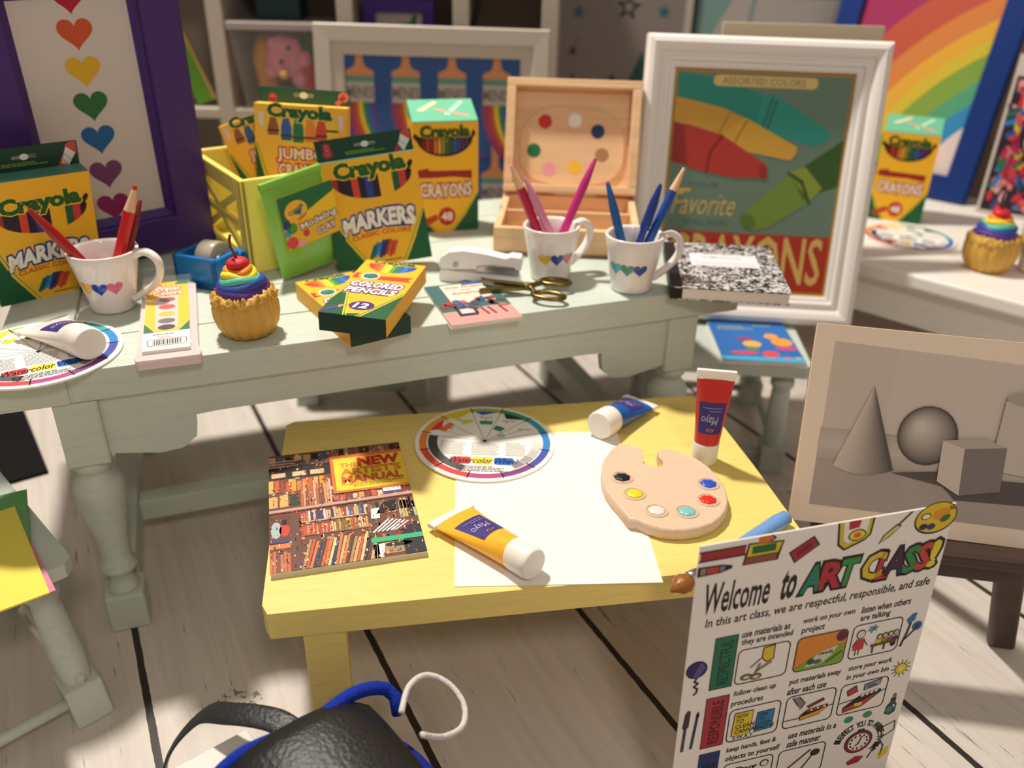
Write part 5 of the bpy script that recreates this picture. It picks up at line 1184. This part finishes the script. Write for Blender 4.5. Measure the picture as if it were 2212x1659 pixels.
g.add(vs, [(3, 2, 1, 0), (4, 5, 6, 7), (0, 1, 5, 4), (1, 2, 6, 5), (2, 3, 7, 6), (3, 0, 4, 7)], DB); g.obj('mast', t, T((0, 0, 0)), bevel=.003)

# ================================================================== on the stools
def art_blue(a, H):
    a.rect(0, 0, 1, H, '2a6cb8', 1); a.rect(0, 0, 1, H*.12, '4aa8d0', 2); a.poly([(.6, H), (1, H), (1, H*.93), (.55, H*.95)], '1a4a9a', 2)
    a.scrib(.10, H*.78, .62, H*.88, 2, '9aa860', .035, 3, 2); a.scrib(.58, H*.86, .92, H*.94, 1, '8aa06a', .04, 3, 8)
    for x, y, rx, ry, c in ((.38, .55, .12, .05, '8a4a7a'), (.45, .42, .13, .08, 'e8b060'), (.43, .30, .10, .05, '5a8a6a'), (.30, .20, .20, .04, 'd84a5a'), (.62, .18, .12, .07, 'e84a4a'), (.74, .62, .10, .07, 'f0a050'), (.84, .48, .15, .10, 'e8a03a'), (.86, .33, .16, .05, 'c84a8a'), (.80, .10, .05, .025, 'd86a8a'), (.93, .10, .04, .02, 'c8c860')): a.ell(x, y*H, rx*.9, ry*H, c, 4)
booklet('picture_book', 'bright blue picture book lying on the right mint stool', 'book', pose(.668, 2.395, .4065, -1), .262, .31, .012, art_blue, 'e8e0d0')
o = G().box(-.265, 0, 0, .36, 0, .004, PAPER, 'ecd95e').obj('paper_sheet', None, pose(-.933, 1.306, .3905, 38)); tag(o, 'bright yellow paper sheet lying on the left mint stool', 'paper')
o = G().box(-.30, 0, -.27, 0, 0, .003, PAPER, '6fa56a').obj('paper_sheet', None, pose(-1.167, 1.665, .3870, 29.3)); tag(o, 'green paper sheet under the yellow sheet on the left stool', 'paper')
o = G().box(-.26, 0, 0, .30, 0, .003, PAPER, 'd88aa0').obj('paper_sheet', None, pose(-.930, 1.322, .3835, 40)); tag(o, 'pink paper sheet peeping out beneath the yellow sheet', 'paper')
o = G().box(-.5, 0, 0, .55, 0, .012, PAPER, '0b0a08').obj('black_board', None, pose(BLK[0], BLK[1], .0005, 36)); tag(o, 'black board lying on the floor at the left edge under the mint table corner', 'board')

# ================================================================== bag at the bottom edge
t = thing('book_bag', 'royal blue and black fabric bag with white cord at the bottom edge', 'bag', pose(-.222, 1.150, 0, 40))
def sbox(x0, x1, y0, y1, z0, z1, m, col, p=3.2, n=14, name='body', parent=None):
    g = G(); cx, cy, cz = (x0+x1)/2, (y0+y1)/2, (z0+z1)/2
    def f(d):
        s_ = (abs(d.x)**p+abs(d.y)**p+abs(d.z)**p)**(-1/p)
        return s_*(1+.02*noise.noise(d*4))
    return g.ball((cx, cy, cz), ((x1-x0)/2, (y1-y0)/2, (z1-z0)/2), m, col, n=n*2, fn=f).obj(name, parent, T((0, 0, 0)))
sbox(-.36, .0, -.42, .0, .0, .335, CANV, '16288a', name='body', parent=t)
# curved leather flap
n, m_ = 16, 10; vs = []; fs = []
for j in range(m_+1):
    for i in range(n+1):
        u, v = i/n, j/m_; x = -.352+.300*u; y = -.012-.38*v
        z = .362+.036*math.sin(PI*min(1, u*1.05))*(.6+.4*math.cos(v*2))-.02*v*v-.03*(abs(2*u-1)**6)-.012*(1-v)**8
        vs.append((x, y, z+.004*noise.noise(V((x*12, y*12, 0)))))
nn = len(vs); vs += [(x, y, z-.012) for x, y, z in vs]
for j in range(m_):
    for i in range(n): q = j*(n+1)+i; fs.append((q, q+1, q+n+2, q+n+1)); fs.append((nn+q+n+1, nn+q+n+2, nn+q+1, nn+q))
for i in range(n): fs.append((i, nn+i, nn+i+1, i+1)); q = m_*(n+1)+i; fs.append((q, q+1, nn+q+1, nn+q))
for j in range(m_): q = j*(n+1); fs.append((q, q+n+1, nn+q+n+1, nn+q)); q = q+n; fs.append((q, nn+q, nn+q+n+1, q+n+1))
G().add(vs, fs, LEATHER, '1b1b1c', True).obj('leather_flap', t, T((0, 0, 0)))
tr = []
for k in range(24):
    q = k/23; x = -.37+.36*q; tr.append((x, -.010+.012*math.sin(q*9), .325+.042*math.sin(PI*min(1, max(0, q)))**.7))
G().tube([(-.375, -.40, .29), (-.375, -.2, .31), (-.372, -.06, .318)]+tr+[(.0, -.02, .31), (-.012, -.05, .30)], .013, ink('blue_piping', .85, .2, bump=.8, bscale=140), '14309c', n=12).obj('piping', t, T((0, 0, 0)))
G().tube(spl([(-.035, -.10, .365), (.01, -.055, .36), (.055, -.045, .352), (.085, -.075, .335), (.088, -.12, .318), (.06, -.155, .312), (.01, -.165, .330), (-.035, -.165, .370)]), .0058, ink('white_cord', .8, .2, bump=.8, bscale=150), 'd8cfcb', n=10).obj('cord_loop', t, T((0, 0, 0)))
pts = spl([(-.42, .12, .08), (-.375, .215, .18), (-.30, .20, .27), (-.26, .13, .315), (-.21, .05, .335), (-.19, -.01, .33)])
G().tube(pts, .024, LEATHER, '202223', n=12, flat=(.16, 1)).obj('strap', t, T((0, 0, 0)))
o = G().box(-.17, 0, -.125, 0, 0, .255, PAPER, 'e9e4dc').obj('paper_pad', None, pose(-.49, 1.10, 0, 40), bevel=.004); tag(o, 'white paper block standing under the black strap at the bottom edge', 'paper pad')

# ================================================================== blurred background things
t = thing('storage_bin', 'clear plastic storage bin of coloured clay on the cubby shelf', 'storage bin', T((-.985, 3.845, .9135)))
g = G(); vs = []
for z, k in ((0, .84), (.31, 1)): vs += [(-.20*k, -.16*k, z), (.20*k, -.16*k, z), (.20*k, .16*k, z), (-.20*k, .16*k, z)]
g.add(vs, [(3, 2, 1, 0), (0, 1, 5, 4), (1, 2, 6, 5), (2, 3, 7, 6), (3, 0, 4, 7)], MILKY); g.obj('tub', t, T((0, 0, 0)))
G().box(-.215, .215, -.155, .155, .312, .345, ink('lid_plastic', .35, .4), '9a8f8a').obj('lid', t, T((0, 0, 0)), bevel=.006)
def lump(label, c, r_, col, seed, cat='modeling clay', extra=None):
    g = G().ball(c, r_, CLAY, col, n=14, fn=lambda d: 1+.16*noise.noise(d*2.2+V((seed, 0, 0))))
    if extra: extra(g)
    return tag(g.obj('clay_lump'), label, cat)
lump('orange clay lump at the left inside the clear storage bin', (-1.085, 3.84, 1.07), (.055, .05, .13), 'c88018', 1)
lump('red clay lump at the right inside the clear storage bin', (-.895, 3.80, 1.02), (.06, .05, .09), 'b8241c', 2)
lump('green clay lump at the bottom inside the clear storage bin', (-1.0, 3.80, .955), (.07, .05, .03), '2f7a34', 3)
lump('dark green clay lump at the upper right inside the clear bin', (-.885, 3.86, 1.16), (.05, .04, .05), '1a6a1c', 4)
def pig(g):
    for x, y, z, r_ in ((-1.03, 3.775, 1.17, .03), (-.905, 3.775, 1.11, .034), (-.93, 3.775, 1.03, .036), (-1.05, 3.775, 1.06, .03)): g.ball((x, y, z), r_, CLAY, 'd87f94', n=10)
    for x, z in ((-.955, 1.16), (-.99, 1.105)): g.ball((x, 3.715, z), .010, CLAY, '2a1c24', n=8)
    g.ball((-.985, 3.72, 1.055), .02, CLAY, 'd89a2c', n=8)
lump('pink clay animal lump in the middle of the clear storage bin', (-.985, 3.775, 1.12), (.078, .040, .085), 'd87f94', 6, 'clay figure', pig)
o = G().box(-.09, .09, -.08, .08, 0, .11, INK, '0e3436').obj('small_box', None, T((-1.0, 3.86, 1.2595)), bevel=.004); tag(o, 'dark teal box standing on the lid of the clear bin', 'box')
o = G().box(-.085, -.012, 0, .03, 0, .36, INK, '5f9426').box(-.012, 0, -.004, .034, 0, .36, PAPER, 'b89f66').obj('book', None, pose(-1.298, 3.76, .945, 0, 0, -20)); tag(o, 'bright green book leaning in the left cubby beside the purple frame', 'book')
def art_green(a, H):
    a.rect(0, 0, 1, H, 'b0a4a4', 1); a.poly([(.50, H*.86), (.72, H*.88), (.80, H*.97), (.88, H*.97), (.84, H*.82), (.6, H*.80)], '1f6a34', 2)
picture('small purple framed picture with a green shape in the middle cubby', pose(-.60, 3.80, .965, 0), .195, .335, [(0, 0), (0, .02), (.048, .02), (.05, .016)], PUR, '3a2178', art_green)
o = G().tube([(-.155, 3.84, 1.425), (-.165, 3.80, 1.36), (-.19, 3.80, 1.28), (-.225, 3.82, 1.21), (-.20, 3.84, 1.10), (-.12, 3.86, 1.0), (-.06, 3.86, .93)], .012, ink('rubber', .5, .4), '140d10', n=10).obj('cable'); tag(o, 'thick black cable hanging in the cubby right of the purple frame', 'cable')
def art_stars(a, H):
    a.rect(0, 0, 1, H, '7c726e', 1)
    for x, z, c, s_ in ((.15, 1.321, '1c5a66', .062), (.545, 1.345, '2a2422', .11), (.83, 1.329, '1c5a62', .062), (.15, 1.46, '2a2422', .06), (.7, 1.50, '1c5a66', .06)):
        a.star(x, (z-.45)/.545, s_, c, 2, .1)
        if s_ > .1: a.star(x, (z-.45)/.545, .055, '7c726e', 3, .1)
    a.ell(.115, (1.162-.45)/.545, .026, .03, '5a1a22', 2); a.line([(.125, (1.18-.45)/.545), (.16, (1.225-.45)/.545)], .01, '6a5a60', 2)
    for x, z, w_, h_, c in ((.68, .95, .16, .22, '1c4a46'), (.12, .95, .10, .12, '2a3a40'), (.45, .97, .12, .10, '2a2c1c')): a.poly([(x-w_, (z-.45)/.545), (x+w_, (z-.45)/.545), (x, (z+h_-.45)/.545)], c, 2)
picture('winter picture with teal and black stars hanging on the back wall', pose(.184, 4.268, .352, 0), .580, 1.259, [(0, 0), (0, .01), (.03, .012), (.034, .01)], WF, 'a89c92', art_stars)
def art_snow(a, H):
    a.rect(0, 0, 1, H, 'a39c96', 1); a.poly([(0, H), (.28, H), (.12, H*.73), (0, H*.46)], '6f8f8c', 2); a.rect(.40, H*.905, 1, H, '1f7a86', 2); a.line([(.36, H*.93), (.34, H*.73)], .03, '7c8c8a', 3); a.ell(.5, H*.716, .05, .02, '9a7a78', 3)
picture('pale snow landscape picture between the stars and the blue frame', pose(.823, 4.268, .66, 0), .706, .77, [(0, 0), (0, .01), (.014, .012), (.016, .01)], ink('dark_green_frame', .4, .4), '24443c', art_snow)
o = G().box(0, .18, 0, .14, 0, .17, INK, '7a5a1c').obj('cereal_box', None, pose(-1.15, 3.74, .4715, 5)); o.name = 'small_carton'; tag(o, 'small ochre carton on the lower cubby shelf behind the crate', 'box')

# ================================================================== light
def area(name, loc, target, size, power, col):
    l = bpy.data.lights.new(name, 'AREA'); l.shape = 'DISK'; l.size = size; l.energy = power; l.color = col
    o = bpy.data.objects.new(name, l); C.objects.link(o); o.location = loc
    o.rotation_euler = (V(target)-V(loc)).to_track_quat('-Z', 'Y').to_euler(); return o
area('ceiling_lamp', (-1.35, 3.3, 5.2), (0, 2.0, .5), .38, 320, (1, .94, .84))
area('second_lamp', (.9, -1.7, 4.0), (.1, 1.8, .4), .7, 44, (1, .90, .76))
w = bpy.data.worlds.new('room_light'); bpy.context.scene.world = w; w.use_nodes = True
w.node_tree.nodes['Background'].inputs[0].default_value = (1, .89, .80, 1); w.node_tree.nodes['Background'].inputs[1].default_value = .29

# ================================================================== camera
cd = bpy.data.cameras.new('camera'); cam = bpy.data.objects.new('camera', cd); C.objects.link(cam)
pit, rol = rad(28.17), rad(1.31)
F_ = V((0, math.cos(pit), -math.sin(pit))); U0 = V((0, math.sin(pit), math.cos(pit))); R0 = V((1, 0, 0))
Rr = R0*math.cos(rol)+U0*math.sin(rol); Ur = -R0*math.sin(rol)+U0*math.cos(rol)
M = Matrix((Rr, Ur, -F_)).transposed().to_4x4(); M.translation = (0, 0, 1.6); cam.matrix_world = M
cd.sensor_width = 36; cd.lens = 36*1822.5/2212; cd.clip_start = .02
cd.dof.use_dof = True; cd.dof.focus_distance = 1.78; cd.dof.aperture_fstop = cd.lens/1000/.021
sc = bpy.context.scene; sc.camera = cam
sc.view_settings.view_transform = 'Standard'; sc.view_settings.look = 'None'; sc.view_settings.gamma = 1; sc.view_settings.exposure = 0; sc.view_settings.use_curve_mapping = False
sc.cycles.max_bounces = 8; sc.cycles.transparent_max_bounces = 12; sc.cycles.use_denoising = True

# repeats of a kind share a group
GR = {'marker_box': 'marker cartons on the mint table', 'crayon_box': 'crayon cartons', 'pencil_box': 'pencil cartons stacked on the mint table', 'color_wheel': 'watercolor wheel cards',
      'paint_tube': 'paint tubes on the bench and table', 'mug': 'white heart mugs', 'crayon': 'crayons standing in the mugs', 'colored_pencil': 'pencils standing in the mugs', 'cupcake': 'rainbow cupcakes',
      'stool': 'mint stools around the table', 'paper_sheet': 'loose paper sheets', 'clay_lump': 'clay lumps in the clear bin', 'framed_picture': 'framed pictures'}
for o in list(C.objects):
    k = o.name.split('.')[0]
    if o.parent is None and k in GR and 'group' not in o: o['group'] = GR[k]
